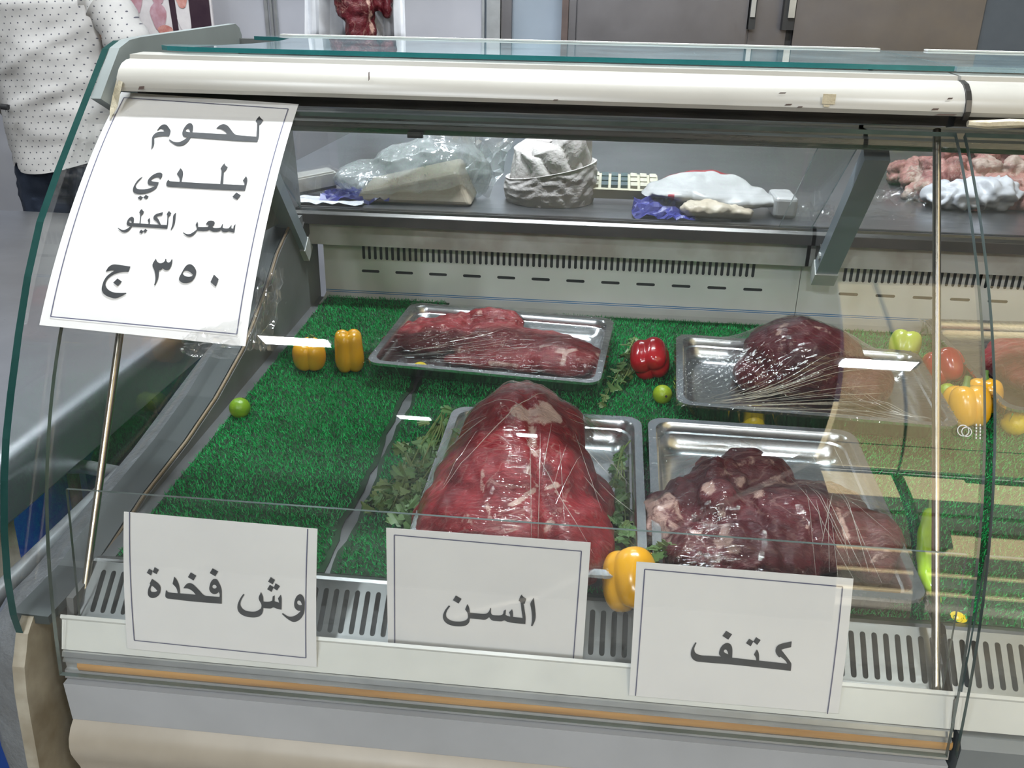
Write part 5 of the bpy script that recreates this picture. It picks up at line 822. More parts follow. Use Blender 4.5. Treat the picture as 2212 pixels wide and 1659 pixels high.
# ------------------------------------------------------------------ turf on the deck
def turf(name, label, outline_x0, outline_x1, y0, y1, seed, density=185000, hole=None):
    R_ = np.random.RandomState(seed); A = (outline_x1-outline_x0)*(y1-y0); n = int(A*density)
    x = R_.uniform(outline_x0, outline_x1, n); y = R_.uniform(y0, y1, n)
    wob = 0.0025*np.sin(y*23+seed)+0.0018*np.sin(y*61+seed*2)
    if hole == 'right': keep = x < outline_x1-0.004+wob; x = x[keep]; y = y[keep]
    elif hole == 'left': keep = x > outline_x0+0.004+wob; x = x[keep]; y = y[keep]
    n = len(x); z = 0.905+DS*(y-.8)+.0025
    ang = R_.uniform(0, 2*np.pi, n); ln = R_.uniform(.004, .0075, n); wd = R_.uniform(.0005, .0009, n)
    lean = R_.uniform(.3, 1.0, n); la = ang+R_.normal(0, .5, n)
    dx, dy = np.cos(la)*ln*lean*.8, np.sin(la)*ln*lean*.8-ln*.25; dz = ln*np.sqrt(np.clip(1-lean*lean*.55, .1, 1))
    sx, sy = -np.sin(ang)*wd, np.cos(ang)*wd
    V = np.empty((n, 3, 3)); V[:, 0] = np.c_[x+sx, y+sy, z]; V[:, 1] = np.c_[x-sx, y-sy, z]; V[:, 2] = np.c_[x+dx, y+dy, z+dz]
    V = V.reshape(-1, 3)
    # backing
    K = 40; bx = []
    for i in range(K+1):
        yy = y0+(y1-y0)*i/K; zz = 0.905+DS*(yy-.8)+.0024
        ww = .0025*math.sin(yy*23+seed)+.0018*math.sin(yy*61+seed*2)+.0012*math.sin(yy*190)
        bx += [(outline_x0+(ww-.002 if hole == 'left' else 0), yy, zz), (outline_x1+(ww+.002 if hole == 'right' else 0), yy, zz)]
    nb = len(bx); allv = np.vstack([V, np.array(bx), np.array(bx)-np.array([0, 0, .002])])
    me = bpy.data.meshes.new(name); nf = n+K+2*K
    o3 = 3*n
    quads = [(o3+2*i, o3+2*i+1, o3+2*i+3, o3+2*i+2) for i in range(K)]+[(o3+2*i, o3+2*i+2, o3+nb+2*i+2, o3+nb+2*i) for i in range(K)]+[(o3+2*i+1, o3+nb+2*i+1, o3+nb+2*i+3, o3+2*i+3) for i in range(K)]
    org = np.array([(outline_x0+outline_x1)/2, (y0+y1)/2, deckz((y0+y1)/2)]); allv = allv-org
    loops = np.concatenate([np.arange(3*n), np.array(quads).ravel()]); starts = np.concatenate([np.arange(n)*3, 3*n+4*np.arange(len(quads))])
    me.vertices.add(len(allv)); me.vertices.foreach_set('co', allv.ravel())
    me.loops.add(len(loops)); me.loops.foreach_set('vertex_index', loops)
    me.polygons.add(len(starts)); me.polygons.foreach_set('loop_start', starts)
    me.materials.append(MATS['turf_blade']); me.materials.append(MATS['turf_dark']); me.materials.append(MATS['backing_black'])
    me.polygons.foreach_set('material_index', np.concatenate([np.zeros(n, int), np.ones(K, int), np.full(2*K, 2)]).astype(np.int32))
    me.update(calc_edges=True); me.validate()
    o = bpy.data.objects.new(name, me); COL.objects.link(o); o.location = org
    return tag(o, label, 'artificial grass')
turf('grass_mat', 'bright green artificial grass strip on the left of the display deck', .022, .262, .808, 1.638, 3, hole='right')
turf('grass_mat', 'artificial grass strip under the meat trays, right of the dark gap', .274, .913, .808, 1.602, 5, hole='left', density=165000)
turf('grass_mat', 'artificial grass at the right edge beyond the glass seam', .920, 1.45, .808, 1.60, 9, density=120000)

# ------------------------------------------------------------------ trays, meat and cling film
def rr(hx, hy, r, z, n=5):
    P = []
    for cx, cy, a0 in ((hx-r, hy-r, 0), (-hx+r, hy-r, 90), (-hx+r, -hy+r, 180), (hx-r, -hy+r, 270)):
        for k in range(n+1):
            a = math.radians(a0+90*k/n); P.append((cx+r*math.cos(a), cy+r*math.sin(a), z))
    return P
def tray(label, cx, cy, hx, hy, rz, h=.040):
    b = MB()
    b.loft([rr(hx, hy, .022, h-.004), rr(hx, hy, .022, h), rr(hx-.010, hy-.010, .020, h), rr(hx-.0125, hy-.0125, .020, h-.003), rr(hx-.014, hy-.014, .022, h-.012), rr(hx-.0165, hy-.0165, .022, h-.0135), rr(hx-.020, hy-.020, .024, .012), rr(hx-.030, hy-.030, .022, .004), rr(hx-.034, hy-.034, .02, .003)], 0, (False, True))
    b.loft([rr(hx, hy, .022, h-.004), rr(hx-.004, hy-.004, .022, h-.005), rr(hx-.013, hy-.013, .022, h-.012), rr(hx-.019, hy-.019, .024, .010), rr(hx-.03, hy-.03, .022, .001), rr(hx-.034, hy-.034, .02, .0005)], 0, (False, True))
    o = b.build('steel_tray', 'tray_steel', None, True)
    o.rotation_mode = 'ZYX'; o.rotation_euler = (TH, 0, rz); o.location = (cx, cy, deckz(cy)+.0105)
    tag(o, label, 'tray', 'steel trays of meat')
    return o
TR = {}
TR[1] = tray('steel tray under the tall domed red joint, its right side bare', .4865, .953, .1295, .174, 0)
TR[2] = tray('steel tray holding the bone-in dark meat above the rightmost front sign', .759, .953, .136, .175, math.radians(-.5))
TR[3] = tray('shallow steel tray with the long flat meat slab at the back', .386, 1.378, .182, .130, math.radians(-4.5), .034)
TR[4] = tray('steel tray with the streaked film over round dark meat at the back right', .862, 1.290, .190, .127, math.radians(-3), .040)
TR[5] = tray('steel tray wrapped in film at the far right edge beyond the seam', 1.245, 1.40, .125, .17, math.radians(3), .036)
def local(tr, p):
    M = Matrix.Translation(tr.location) @ Euler(tr.rotation_euler, 'ZYX').to_matrix().to_4x4(); return M @ Vector(p)
def floor_of(tr): 
    return lambda c: tr.location.z+.0045+DS*(c[1]-tr.location.y)

e = lambda x, y, z, a, b_, c, r=(0, 0, 0): ('e', (x, y, z), (a, b_, c), r)
meat1 = blob('beef_joint', [e(.466, .985, .985, .080, .078, .080), e(.467, 1.005, 1.015, .055, .055, .045), e(.464, .93, .970, .095, .105, .070), e(.460, .87, .955, .105, .090, .052), e(.405, .87, .945, .055, .085, .030), e(.548, .945, .950, .034, .062, .020, (0, .4, .2)), e(.53, .85, .950, .055, .075, .040), e(.582, .962, .930, .012, .012, .006)],
    .0035, 'beef_red', ((16, .006), (38, .0045), (95, .0016)), None, 5, 2, zmin=floor_of(TR[1]),
    fold=lambda p: -.007*max(0, 1-abs((p.x-.475)+.25*(p.y-.95))*90)*(1 if p.y < 1.0 else 0)-.005*max(0, 1-abs(p.y-.915+.3*(p.x-.46))*110)*(1 if p.x > .47 else 0))
tag(meat1, 'tall domed red beef joint under cling film, behind the middle front sign', 'meat')
paint(meat1, [([(1120, 890), (1180, 900), (1170, 880)], 0.0115, 0, .9), ([(1150, 930), (1155, 980)], 0.0058, 0, .8), ([(1190, 890), (1205, 905)], 0.0065, 0, .7), ([(1145, 990), (1140, 1020), (1160, 1050)], 0.0025, 0, .8), ([(1105, 1090), (1150, 1060), (1200, 1048)], 0.0036, 0, 1), ([(1200, 1060), (1250, 1110)], 0.0022, 0, .8),
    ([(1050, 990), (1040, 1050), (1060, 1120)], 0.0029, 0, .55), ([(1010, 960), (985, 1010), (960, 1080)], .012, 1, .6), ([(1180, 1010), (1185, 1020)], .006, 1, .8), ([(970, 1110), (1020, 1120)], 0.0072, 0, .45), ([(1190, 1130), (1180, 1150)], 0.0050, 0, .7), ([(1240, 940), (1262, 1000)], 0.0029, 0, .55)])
meat2 = blob('beef_shoulder', [e(.640, .905, .945, .032, .050, .030), e(.668, .935, .953, .030, .035, .032), e(.700, .955, .965, .035, .045, .040), e(.742, .978, .972, .050, .032, .032), e(.785, .905, .950, .095, .070, .042), e(.865, .892, .940, .036, .055, .034), e(.72, .845, .945, .085, .050, .036), e(.81, .955, .952, .07, .03, .028), e(.70, .91, .960, .03, .04, .036)],
    .0035, 'beef_purple', ((16, .006), (40, .0045), (100, .0022)), None, 4, 5, zmin=floor_of(TR[2]),
    fold=lambda p: (noise.noise(p*60)*.007 if p.x < .735 else 0)-.006*max(0, 1-abs(p.x-.728+.35*(p.y-.9))*100))
tag(meat2, 'bone-in shoulder of dark red meat with pale fat at its left end', 'meat')
paint(meat2, [([(1400, 1090), (1430, 1150), (1420, 1200)], 0.0187, 0, .85), ([(1440, 1070), (1460, 1110)], 0.0101, 0, .7), ([(1530, 1050), (1560, 1110), (1570, 1170)], 0.0065, 0, .9), ([(1500, 1150), (1590, 1190)], 0.0058, 0, .75), ([(1600, 1040), (1640, 1065)], 0.0072, 0, .8), ([(1560, 1020), (1640, 985)], 0.0072, 0, .45),
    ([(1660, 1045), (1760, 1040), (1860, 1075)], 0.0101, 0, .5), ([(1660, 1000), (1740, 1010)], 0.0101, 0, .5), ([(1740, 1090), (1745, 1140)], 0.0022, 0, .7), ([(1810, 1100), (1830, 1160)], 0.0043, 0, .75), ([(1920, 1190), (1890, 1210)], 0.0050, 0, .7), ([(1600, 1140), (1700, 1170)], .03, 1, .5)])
meat3 = blob('beef_slab', [e(.405, 1.395, .966, .130, .060, .026, (0, 0, -.08)), e(.495, 1.355, .963, .070, .050, .027), e(.275, 1.415, .963, .080, .058, .022), e(.215, 1.40, .957, .030, .03, .012), e(.365, 1.462, .985, .062, .020, .020, (0, .05, -.1)), e(.43, 1.345, .958, .09, .030, .018), e(.31, 1.455, .972, .06, .025, .018), e(.35, 1.34, .955, .05, .02, .012)],
    .0035, 'beef_slab', ((20, .005), (55, .0035), (110, .0014)), None, 4, 7, zmin=floor_of(TR[3]),
    fold=lambda p: -.008*max(0, 1-abs(p.x-.335+.15*(p.y-1.4))*70)+(noise.noise(p*70)*.004 if p.x < .33 else 0))
tag(meat3, 'long flat slab of pale red meat in the back left tray', 'meat')
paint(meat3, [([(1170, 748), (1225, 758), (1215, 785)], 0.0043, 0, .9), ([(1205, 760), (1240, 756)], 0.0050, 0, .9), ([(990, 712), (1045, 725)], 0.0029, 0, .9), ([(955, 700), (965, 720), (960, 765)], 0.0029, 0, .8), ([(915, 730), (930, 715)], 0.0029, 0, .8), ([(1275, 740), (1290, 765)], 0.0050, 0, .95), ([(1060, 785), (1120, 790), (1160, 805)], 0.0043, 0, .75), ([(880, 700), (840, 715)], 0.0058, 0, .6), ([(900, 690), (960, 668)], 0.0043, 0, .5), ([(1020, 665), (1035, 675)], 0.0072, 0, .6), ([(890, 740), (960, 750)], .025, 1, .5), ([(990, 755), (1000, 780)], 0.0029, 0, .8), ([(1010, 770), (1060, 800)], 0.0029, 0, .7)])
meat4 = blob('beef_round', [e(.868, 1.335, .990, .092, .078, .060), e(.862, 1.36, 1.010, .060, .05, .035), e(.945, 1.315, .968, .055, .062, .036), e(.80, 1.32, .966, .035, .05, .03)],
    .0035, 'beef_dark', ((14, .009), (40, .0045), (100, .0016)), None, 5, 11, zmin=floor_of(TR[4]))
tag(meat4, 'rounded dark red meat joint under streaked film in the back right tray', 'meat')
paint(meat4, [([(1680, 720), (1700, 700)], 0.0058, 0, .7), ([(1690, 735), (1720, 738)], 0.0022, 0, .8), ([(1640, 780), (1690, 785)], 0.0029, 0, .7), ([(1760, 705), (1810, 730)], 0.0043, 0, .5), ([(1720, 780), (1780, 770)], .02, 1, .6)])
meat5 = blob('beef_cut', [e(1.24, 1.40, .972, .075, .10, .03), e(1.27, 1.36, .975, .05, .06, .03)], .005, 'beef_slab', ((16, .006), (40, .004)), None, 4, 13, zmin=floor_of(TR[5]))
tag(meat5, 'meat cut in the wrapped tray at the far right edge', 'meat')

def film(label, tr, hx, hy, h, obstacles, mt, wrinkle, drop=.022, pull=None, n=110):
    bv = world_bvh(obstacles)
    M = Matrix.Translation(tr.location) @ Euler(tr.rotation_euler, 'ZYX').to_matrix().to_4x4(); Mi = M.inverted()
    H = np.full((n+1, n+1), h+.0012); X = np.linspace(-hx, hx, n+1); Y = np.linspace(-hy, hy, n+1)
    O = np.full((n+1, n+1), -1.0)
    for j, yy in enumerate(Y):
        for i, xx in enumerate(X):
            p = M @ Vector((xx, yy, .3)); q = M @ Vector((xx, yy, -.1)); hit_ = bv.ray_cast(p, q-p)
            if hit_[0] is not None: O[j, i] = (Mi @ hit_[0]).z+.0022
    edge = np.zeros_like(H, bool); edge[0] = edge[-1] = True; edge[:, 0] = edge[:, -1] = True
    H = np.maximum(H, O)
    for it in range(1500):
        A = H.copy(); A[1:-1, 1:-1] = .25*(H[:-2, 1:-1]+H[2:, 1:-1]+H[1:-1, :-2]+H[1:-1, 2:])
        A = np.maximum(A, O); A[edge] = h+.0012; H = A
    V = []; k = n+1
    for j in range(k):
        for i in range(k):
            xx, yy = X[i], Y[j]; free = 1.0 if not edge[j, i] else 0
            V.append(M @ Vector((xx, yy, H[j, i]+free*wrinkle(xx, yy))))
    F = [(j*k+i, j*k+i+1, (j+1)*k+i+1, (j+1)*k+i) for j in range(n) for i in range(n)]
    ring = [(0, i) for i in range(k)]+[(j, n) for j in range(1, k)]+[(n, i) for i in range(n-1, -1, -1)]+[(j, 0) for j in range(n-1, 0, -1)]
    base = len(V)
    for j, i in ring:
        ox = .0035*math.sin(i*1.7+j*2.3); s = 1.004+ox/hx
        V.append(M @ Vector((X[i]*s*1.012, Y[j]*s*1.016, h-.002)))
    b2 = len(V)
    for j, i in ring:
        V.append(M @ Vector((X[i]*.985+.004*math.sin(j*3.1+i), Y[j]*.985+.004*math.sin(i*2.9), h-drop+.004*math.sin(i*2.2+j*1.6))))
    R_ = len(ring)
    for a in range(R_):
        c = (a+1) % R_; ia = ring[a][0]*k+ring[a][1]; ic = ring[c][0]*k+ring[c][1]
        F += [(ia, ic, base+c, base+a), (base+a, base+c, b2+c, b2+a)]
    mb = MB(); mb.add(V, F); o = mb.build('cling_film', mt, None, True, origin=tr.location)
    tag(o, label, 'cling film', 'cling film over trays')
    return o
def wr(s, a, f, cx=0.0, cy=0.0):
    def g(x, y):
        r = math.hypot(x-cx, y-cy); th = math.atan2(y-cy, x-cx)
        q = noise.noise(Vector((th*9, r*6, s)))+.7*noise.noise(Vector((th*23, r*9, s+5)))
        return a*(q*min(1, r*14)+.5*noise.noise(Vector((x*f, y*f*.35, s))))
    return g
F1 = film('cling film stretched tight over the tall domed joint', TR[1], .128, .172, .040, [meat1], 'film', wr(1, .0014, 60))
F2 = film('cling film stretched over the bone-in meat on the right front tray', TR[2], .134, .173, .040, [meat2], 'film', wr(2, .0014, 50))
F3 = film('cling film over the long flat slab, gathered at its left corner', TR[3], .180, .128, .034, [meat3], 'film', wr(3, .0012, 55))
F4 = film('heavily streaked cling film over the round dark meat at the back right', TR[4], .188, .125, .040, [meat4], 'film_streak', lambda x, y: (.0017*math.sin(math.atan2(y+.145, x+.235)*85+3*noise.noise(Vector((x*7, y*14, 4))))*min(1, math.hypot(x+.235, y+.145)*5)+.0007*math.sin((y-.2*x)*1100+4*noise.noise(Vector((x*10, y*16, 8)))))*max(.10, min(1, (.035-y)*14)), n=150)
F5 = film('cling film over the tray at the far right edge', TR[5], .123, .168, .036, [meat5], 'film', wr(5, .0012, 50))
# thin pale tubes on the film: facade reflections along its ridges, put in as colour
def crease_glints(fobj, tr, lines, seed):
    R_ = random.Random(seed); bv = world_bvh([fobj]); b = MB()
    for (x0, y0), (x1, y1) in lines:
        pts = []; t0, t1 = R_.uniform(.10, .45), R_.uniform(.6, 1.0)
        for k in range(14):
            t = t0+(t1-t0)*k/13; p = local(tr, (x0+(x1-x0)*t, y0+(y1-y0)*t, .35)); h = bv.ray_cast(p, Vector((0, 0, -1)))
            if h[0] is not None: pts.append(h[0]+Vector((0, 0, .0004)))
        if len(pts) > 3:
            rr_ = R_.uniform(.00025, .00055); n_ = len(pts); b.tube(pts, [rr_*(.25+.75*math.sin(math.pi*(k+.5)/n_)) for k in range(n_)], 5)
    put(b.build('crease_glint', 'fold_glint', None, True), fobj)
R9 = random.Random(77)
crease_glints(F4, TR[4], [((-.180, -.118), (R9.uniform(-.02, .17), y_)) for y_ in np.linspace(-.112, .045, 34)]+[((.18, -.118), (R9.uniform(-.02, .08), y_)) for y_ in np.linspace(-.105, -.02, 12)]+[((-.185, .10), (-.06, y_)) for y_ in np.linspace(-.02, .07, 7)], 3)
crease_glints(F1, TR[1], [((-.125, R9.uniform(-.15, .15)), (R9.uniform(-.06, .02), R9.uniform(-.05, .08))) for _ in range(9)]+[((R9.uniform(.0, .12), -.165), (R9.uniform(-.02, .06), R9.uniform(-.02, .06))) for _ in range(8)]+[((.125, R9.uniform(-.1, .12)), (R9.uniform(.02, .06), R9.uniform(-.03, .08))) for _ in range(7)], 5)
crease_glints(F2, TR[2], [((R9.uniform(-.02, .10), -.165), (R9.uniform(-.01, .09), R9.uniform(.0, .05))) for _ in range(12)]+[((-.10+.04*i, .165), (-.05+.03*i, .02)) for i in range(6)]+[((.13, R9.uniform(-.1, .16)), (R9.uniform(.02, .09), R9.uniform(-.02, .08))) for _ in range(7)], 7)
crease_glints(F3, TR[3], [((-.178, -.10+.02*R9.random()), (R9.uniform(-.02, .15), y_)) for y_ in np.linspace(-.10, .09, 14)], 9)
# gathered ends of film
tip = at(790, 738, y=1.335)
b = MB(); base = [local(TR[3], (-.180, yy, .036+.004*math.sin(yy*60))) for yy in np.linspace(-.125, .05, 9)]
V = base+[tip+Vector((.004, .004*math.sin(i), .006*math.cos(i*1.3))) for i in range(9)]
b.add(V, [(i, i+1, 10+i, 9+i) for i in range(8)]); b.add([tip+Vector((.006, .006, .004)), tip+Vector((.002, .010, .014)), tip+Vector((-.006, .004, .006)), tip+Vector((-.002, -.006, -.006))], [(0, 1, 2, 3)])
put(b.build('gathered_end', 'film'), F3)
crumple('film_tail', 'film', F3, at(1235, 838, z=deckz(1.25)+.012), (1, -.25, .1), (.25, 1, 0), (0, 0, 1), .065, .02, .012, 10, 21)
crumple('film_tail', 'film', F1, at(1275, 940, y=1.10), (1, 0, .0), (0, .3, .9), (0, -1, .3), .09, .018, .005, 10, 25)
crumple('film_tail', 'film_streak', F4, at(1900, 905, z=deckz(1.16)+.012), (1, 0, 0), (0, .8, .5), (0, 0, 1), .26, .03, .006, 16, 28)
# ------------------------------------------------------------------ vegetables on the turf
def pepper(label, c, R, H, lobes, m, rot=(0, 0, 0), seed=0, stem=True, waist=0.0, cat='pepper', name='bell_pepper'):
    nt_, na = 26, 48; loops = []
    for j in range(nt_+1):
        t = j/nt_; ph = math.pi*t; lp = []
        for i in range(na):
            a = 2*math.pi*i/na
            lob = abs(math.cos(lobes*a/2+seed))**.7
            r = R*(math.sin(ph)**.62)*(0.80+.22*lob)*(1-waist*math.exp(-((t-.45)/.16)**2))*(1-.10*(t-.35))
            z = H*.5*math.cos(ph)
            k = 1-math.sin(ph)
            z += -H*.13*k*(1 if t < .5 else -1)*1.2+(H*.07*lob*(1 if t < .5 else -1)*(k**.4) if .02 < t < .98 else 0)
            r *= 1+.03*noise.noise(Vector((math.cos(a)*1.5+seed, math.sin(a)*1.5, t*3)))
            lp.append((r*math.cos(a), r*math.sin(a), z))
        loops.append(lp)
    b = MB(); b.loft(loops); o = b.build(name, m, None, True)
    o.rotation_euler = rot; o.location = c; tag(o, label, cat)
    if stem:
        b = MB(); b.tube([(0, 0, H*.34), (.001, 0, H*.42), (.003, .001, H*.50), (.006, .002, H*.60)], [R*.34, R*.17, R*.13, R*.15], 9)
        s = b.build('stem', 'stem_green', o, True)
    return o
def P3(px, py, h, y=None):
    """point seen at px,py that lies h above the sloping deck"""
    d = (px-1106)/FPX*RT-(py-829.5)/FPX*UP+FW
    t = (deckz(0)+h-CAM.z)/(d.z-DS*d.y); return CAM+t*d
G_ = 'peppers and citrus on the turf'
pepper('small round yellow pepper, left of the two beside the long slab tray', P3(669, 766, .030), .0275, .056, 3, 'yellow_pepper', (.12, 0, .3), 1)
pepper('tall waisted yellow pepper touching the gathered film end', P3(754, 758, .036), .0285, .078, 4, 'yellow_pepper', (-.10, 0, .5), 2, stem=False, waist=.13)
pepper('red bell pepper between the two back trays', P3(1404, 775, .034), .0345, .066, 4, 'red_pepper', (-1.0, .25, .2), 3, waist=.05)
pepper('shiny yellow pepper with three lobes, against the left side of the rightmost front sign', (.6015, .790, .943), .033, .074, 3, 'yellow_pepper', (2.35, 0, .2), 4, stem=False)
pepper('yellow pepper in the second counter just beyond the seam', P3(2088, 877, .034), .033, .070, 4, 'yellow_pepper', (-.4, 0, .3), 5)
pepper('orange-yellow pepper half hidden behind the glass seam', (1.130, 1.300, deckz(1.30)+.030), .026, .060, 3, 'yellow_pepper', (-.2, .2, .9), 6)
pepper('red pepper in the second counter seen through the reflection', P3(2040, 792, .034), .033, .064, 4, 'red_pepper', (-.7, .1, .6), 7)
pepper('yellowish green pepper behind the film at the back of the second counter', P3(1955, 745, .030), .026, .056, 3, 'green_pepper', (-.4, .3, .2), 8, stem=False)
def citrus(label, c, r, m, k=1.08, rot=(0, 0, 0), name='lime', cat='lime'):
    b = MB(); loops = []
    for j in range(19):
        t = j/18; ph = math.pi*t; z = math.cos(ph)*r*k; q = math.sin(ph)*r
        if name == 'lemon': z += r*.16*(math.exp(-((t)/.07)**2)-math.exp(-((1-t)/.07)**2))
        loops.append([(q*math.cos(a), q*math.sin(a), z) for a in [2*math.pi*i/28 for i in range(28)]])
    b.loft(loops); o = b.build(name, m, None, True); o.location = c; o.rotation_euler = rot; tag(o, label, cat)
    b = MB(); b.tube([(0, 0, r*k*.985), (0, 0, r*k*1.05)], r*.13, 7); b.build('stem_scar', 'rust', o)
    return o
citrus('green lime alone by the left wall of the deck', P3(518, 881, .0150), .0152, 'lime', 1.0, (-.5, .3, 0))
citrus('yellow-green lime below the red pepper', P3(1431, 852, .0150), .0148, 'lime_yellow', 1.05, (1.2, .9, 0))
citrus('yellow lemon wedged between the two right trays', at(1627, 912, z=deckz(1.145)+.020), .0165, 'lemon', 1.2, (.25, .2, 0), 'lemon', 'lemon')
citrus('lemon at the front edge beside the right stay rod', at(2066, 1347, y=.819), .0125, 'lemon', 1.1, (1.3, .4, 0), 'lemon', 'lemon')
citrus('pale yellow lemon at the far right of the second counter', P3(2192, 915, .017), .0172, 'lemon', 1.1, (1.2, .2, .5), 'lemon', 'lemon')
citrus('pale lime behind the yellow pepper in the second counter', P3(2046, 848, .015), .0145, 'lime_yellow', 1.05, (1.0, 0, .4))
citrus('yellow lemon peeping from under the long slab tray', at(908, 798, z=deckz(1.222)+.012), .0125, 'lemon', 1.15, (1.4, 0, .9), 'lemon', 'lemon')
cp = [P3(2012, 1108, .010), P3(2000, 1150, .011), P3(1997, 1200, .011), P3(2004, 1250, .010), P3(2019, 1282, .008), P3(2030, 1302, .006)]
def spline(P, n=6):
    out = []
    for i in range(len(P)-1):
        p0, p1, p2, p3 = P[max(i-1, 0)], P[i], P[i+1], P[min(i+2, len(P)-1)]
        for k in range(n):
            t = k/n; out.append(.5*((2*p1)+(p2-p0)*t+(2*p0-5*p1+4*p2-p3)*t*t+(3*p1-p0-3*p2+p3)*t**3))
    return out+[P[-1]]
sp_ = spline([Vector(p) for p in cp], 6); nn_ = len(sp_)
b = MB(); b.tube(sp_, [.0092*(1-.80*max(0, (i/(nn_-1)-.45)/.55)**1.6)*(.75 if i == 0 else 1)*(1+.05*math.sin(i*1.2)) for i in range(nn_)], 16)
o = b.build('chili_pepper', 'chili', None, True, origin=sp_[10]); tag(o, 'long pale green chili lying beside the right stay rod', 'chili')
b = MB(); b.tube([sp_[0]+Vector((0, -.001, 0)), sp_[0]+Vector((.001, .008, .002)), sp_[0]+Vector((.004, .020, .006))], [.006, .0028, .0022], 8); put(b.build('stem', 'stem_green', None, True), o)

# ------------------------------------------------------------------ parsley
def leaf_into(mb, c, s, R_, up=(0, 0, 1), mi=0):
    out = []
    lob = [(0, .0), (.10, .22), (.30, .10), (.52, .22), (.40, .38), (.60, .50), (.50, .62), (.26, .56), (.30, .80), (.14, .84), (.10, 1.0), (-.06, .92), (-.16, .82), (-.28, .84), (-.26, .58), (-.50, .64), (-.58, .48), (-.40, .40), (-.52, .20), (-.28, .12), (-.10, .22)]
    rot = Euler((R_.uniform(-.7, .7), R_.uniform(-.7, .7), R_.uniform(0, 6.28))).to_matrix()
    cur = R_.uniform(-.5, .7)
    tri = tessellate_polygon([[Vector((x, y, 0)) for x, y in lob]])
    V = [Vector(c)+rot @ Vector((x*s*R_.uniform(.9, 1.1), y*s, s*(cur*(x*x*1.6)-.25*y*y+.06*R_.uniform(-1, 1)))) for x, y in lob]
    mb.add(V, tri, mi)
def parsley(label, stems, clusters, seed, per=5, size=.017, zfn=None):
    R_ = random.Random(seed); t = thing('parsley_bunch', label, 'parsley', stems[0][0])
    b = MB()
    for st in stems:
        b.tube(spline([Vector(p) for p in st], 4), [.0012-.0006*i/(4*(len(st)-1)) for i in range(4*(len(st)-1)+1)], 5)
    part(b, 'stems', 'parsley_stem', t, True)
    b = MB()
    for c, rad, n in clusters:
        for _ in range(int(n*1.5)):
            p = Vector(c)+Vector((R_.gauss(0, rad), R_.gauss(0, rad), abs(R_.gauss(0, rad*.5))))
            z0 = (zfn(p) if zfn else deckz(p.y)+.010)
            if p.z < z0: p.z = z0+R_.uniform(0, .006)
            leaf_into(b, p, size*R_.uniform(.7, 1.25), R_, mi=0 if R_.random() < .68 else 1)
    part(b, 'leaves', ['parsley', 'parsley_pale'], t, True)
    return t
R1 = random.Random(5)
top1 = at(968, 905, y=1.125); st = []
for i in range(13):
    px, py = R1.uniform(835, 930), R1.uniform(1010, 1120)
    m_ = at(930+R1.uniform(-25, 30), 960+R1.uniform(-20, 30), z=deckz(1.05)+R1.uniform(.02, .05))
    st.append([top1+Vector((R1.uniform(-.01, .006), R1.uniform(-.01, .01), R1.uniform(0, .01))), m_, P3(px, py, R1.uniform(.012, .03))])
cl = [(P3(x, y, h), r, n) for x, y, h, r, n in ((962, 925, .03, .010, 8), (940, 965, .03, .013, 16), (915, 1000, .03, .014, 18), (930, 1035, .028, .015, 20), (890, 1045, .02, .014, 18), (860, 1060, .015, .012, 12), (830, 1085, .012, .009, 7), (905, 1085, .022, .015, 22), (865, 1100, .015, .012, 12), (905, 1125, .018, .011, 12), (790, 1100, .012, .005, 3), (880, 970, .012, .005, 3))]
parsley('large bunch of parsley between the dark turf gap and the domed joint tray', st, cl, 31, size=.019)
tz = TR[1].location.z
def t1z(p): return tz+.010+DS*(p.y-TR[1].location.y) if p.x < .606 else tz+.044+DS*(p.y-TR[1].location.y)
def T1(px, py, h): 
    d = (px-1106)/FPX*RT-(py-829.5)/FPX*UP+FW; z0 = tz+h-DS*TR[1].location.y
    t = (z0-CAM.z)/(d.z-DS*d.y); return CAM+t*d
st = [[T1(1362, 952, .036), T1(1345, 975, .03), T1(1338, 1020, .018), T1(1345, 1090, .016)], [T1(1348, 962, .034), T1(1336, 1000, .025), T1(1330, 1060, .014), T1(1325, 1110, .012)], [T1(1340, 970, .03), T1(1350, 1040, .016), T1(1350, 1110, .02), T1(1362, 1170, .03), T1(1400, 1192, .044)], [T1(1342, 965, .03), T1(1342, 1080, .014), T1(1336, 1140, .014)]]
cl = [(T1(x, y, h), r, n) for x, y, h, r, n in ((1332, 1012, .016, .004, 4), (1335, 1045, .016, .005, 5), (1325, 1085, .016, .008, 9), (1350, 1080, .018, .006, 6), (1335, 1110, .016, .007, 8), (1345, 1140, .02, .008, 9), (1360, 1165, .026, .006, 6), (1415, 1193, .050, .004, 4), (1340, 985, .024, .003, 3))]
parsley('thin parsley sprig lying in the bare right side of the front left tray', st, cl, 47, size=.016, zfn=t1z)
st = [[P3(1372, 728, .03), P3(1352, 770, .022), P3(1330, 815, .016), P3(1302, 868, .010)], [P3(1378, 735, .03), P3(1362, 790, .02), P3(1340, 830, .014)], [P3(1340, 745, .012), P3(1365, 750, .014), P3(1355, 790, .014)]]
cl = [(P3(x, y, h), r, n) for x, y, h, r, n in ((1372, 742, .022, .006, 6), (1362, 772, .016, .007, 8), (1350, 800, .012, .007, 8), (1332, 820, .011, .006, 6), (1318, 838, .011, .004, 3), (1300, 866, .010, .003, 2))]
parsley('parsley sprig on the turf left of the red pepper', st, cl, 53, size=.017)

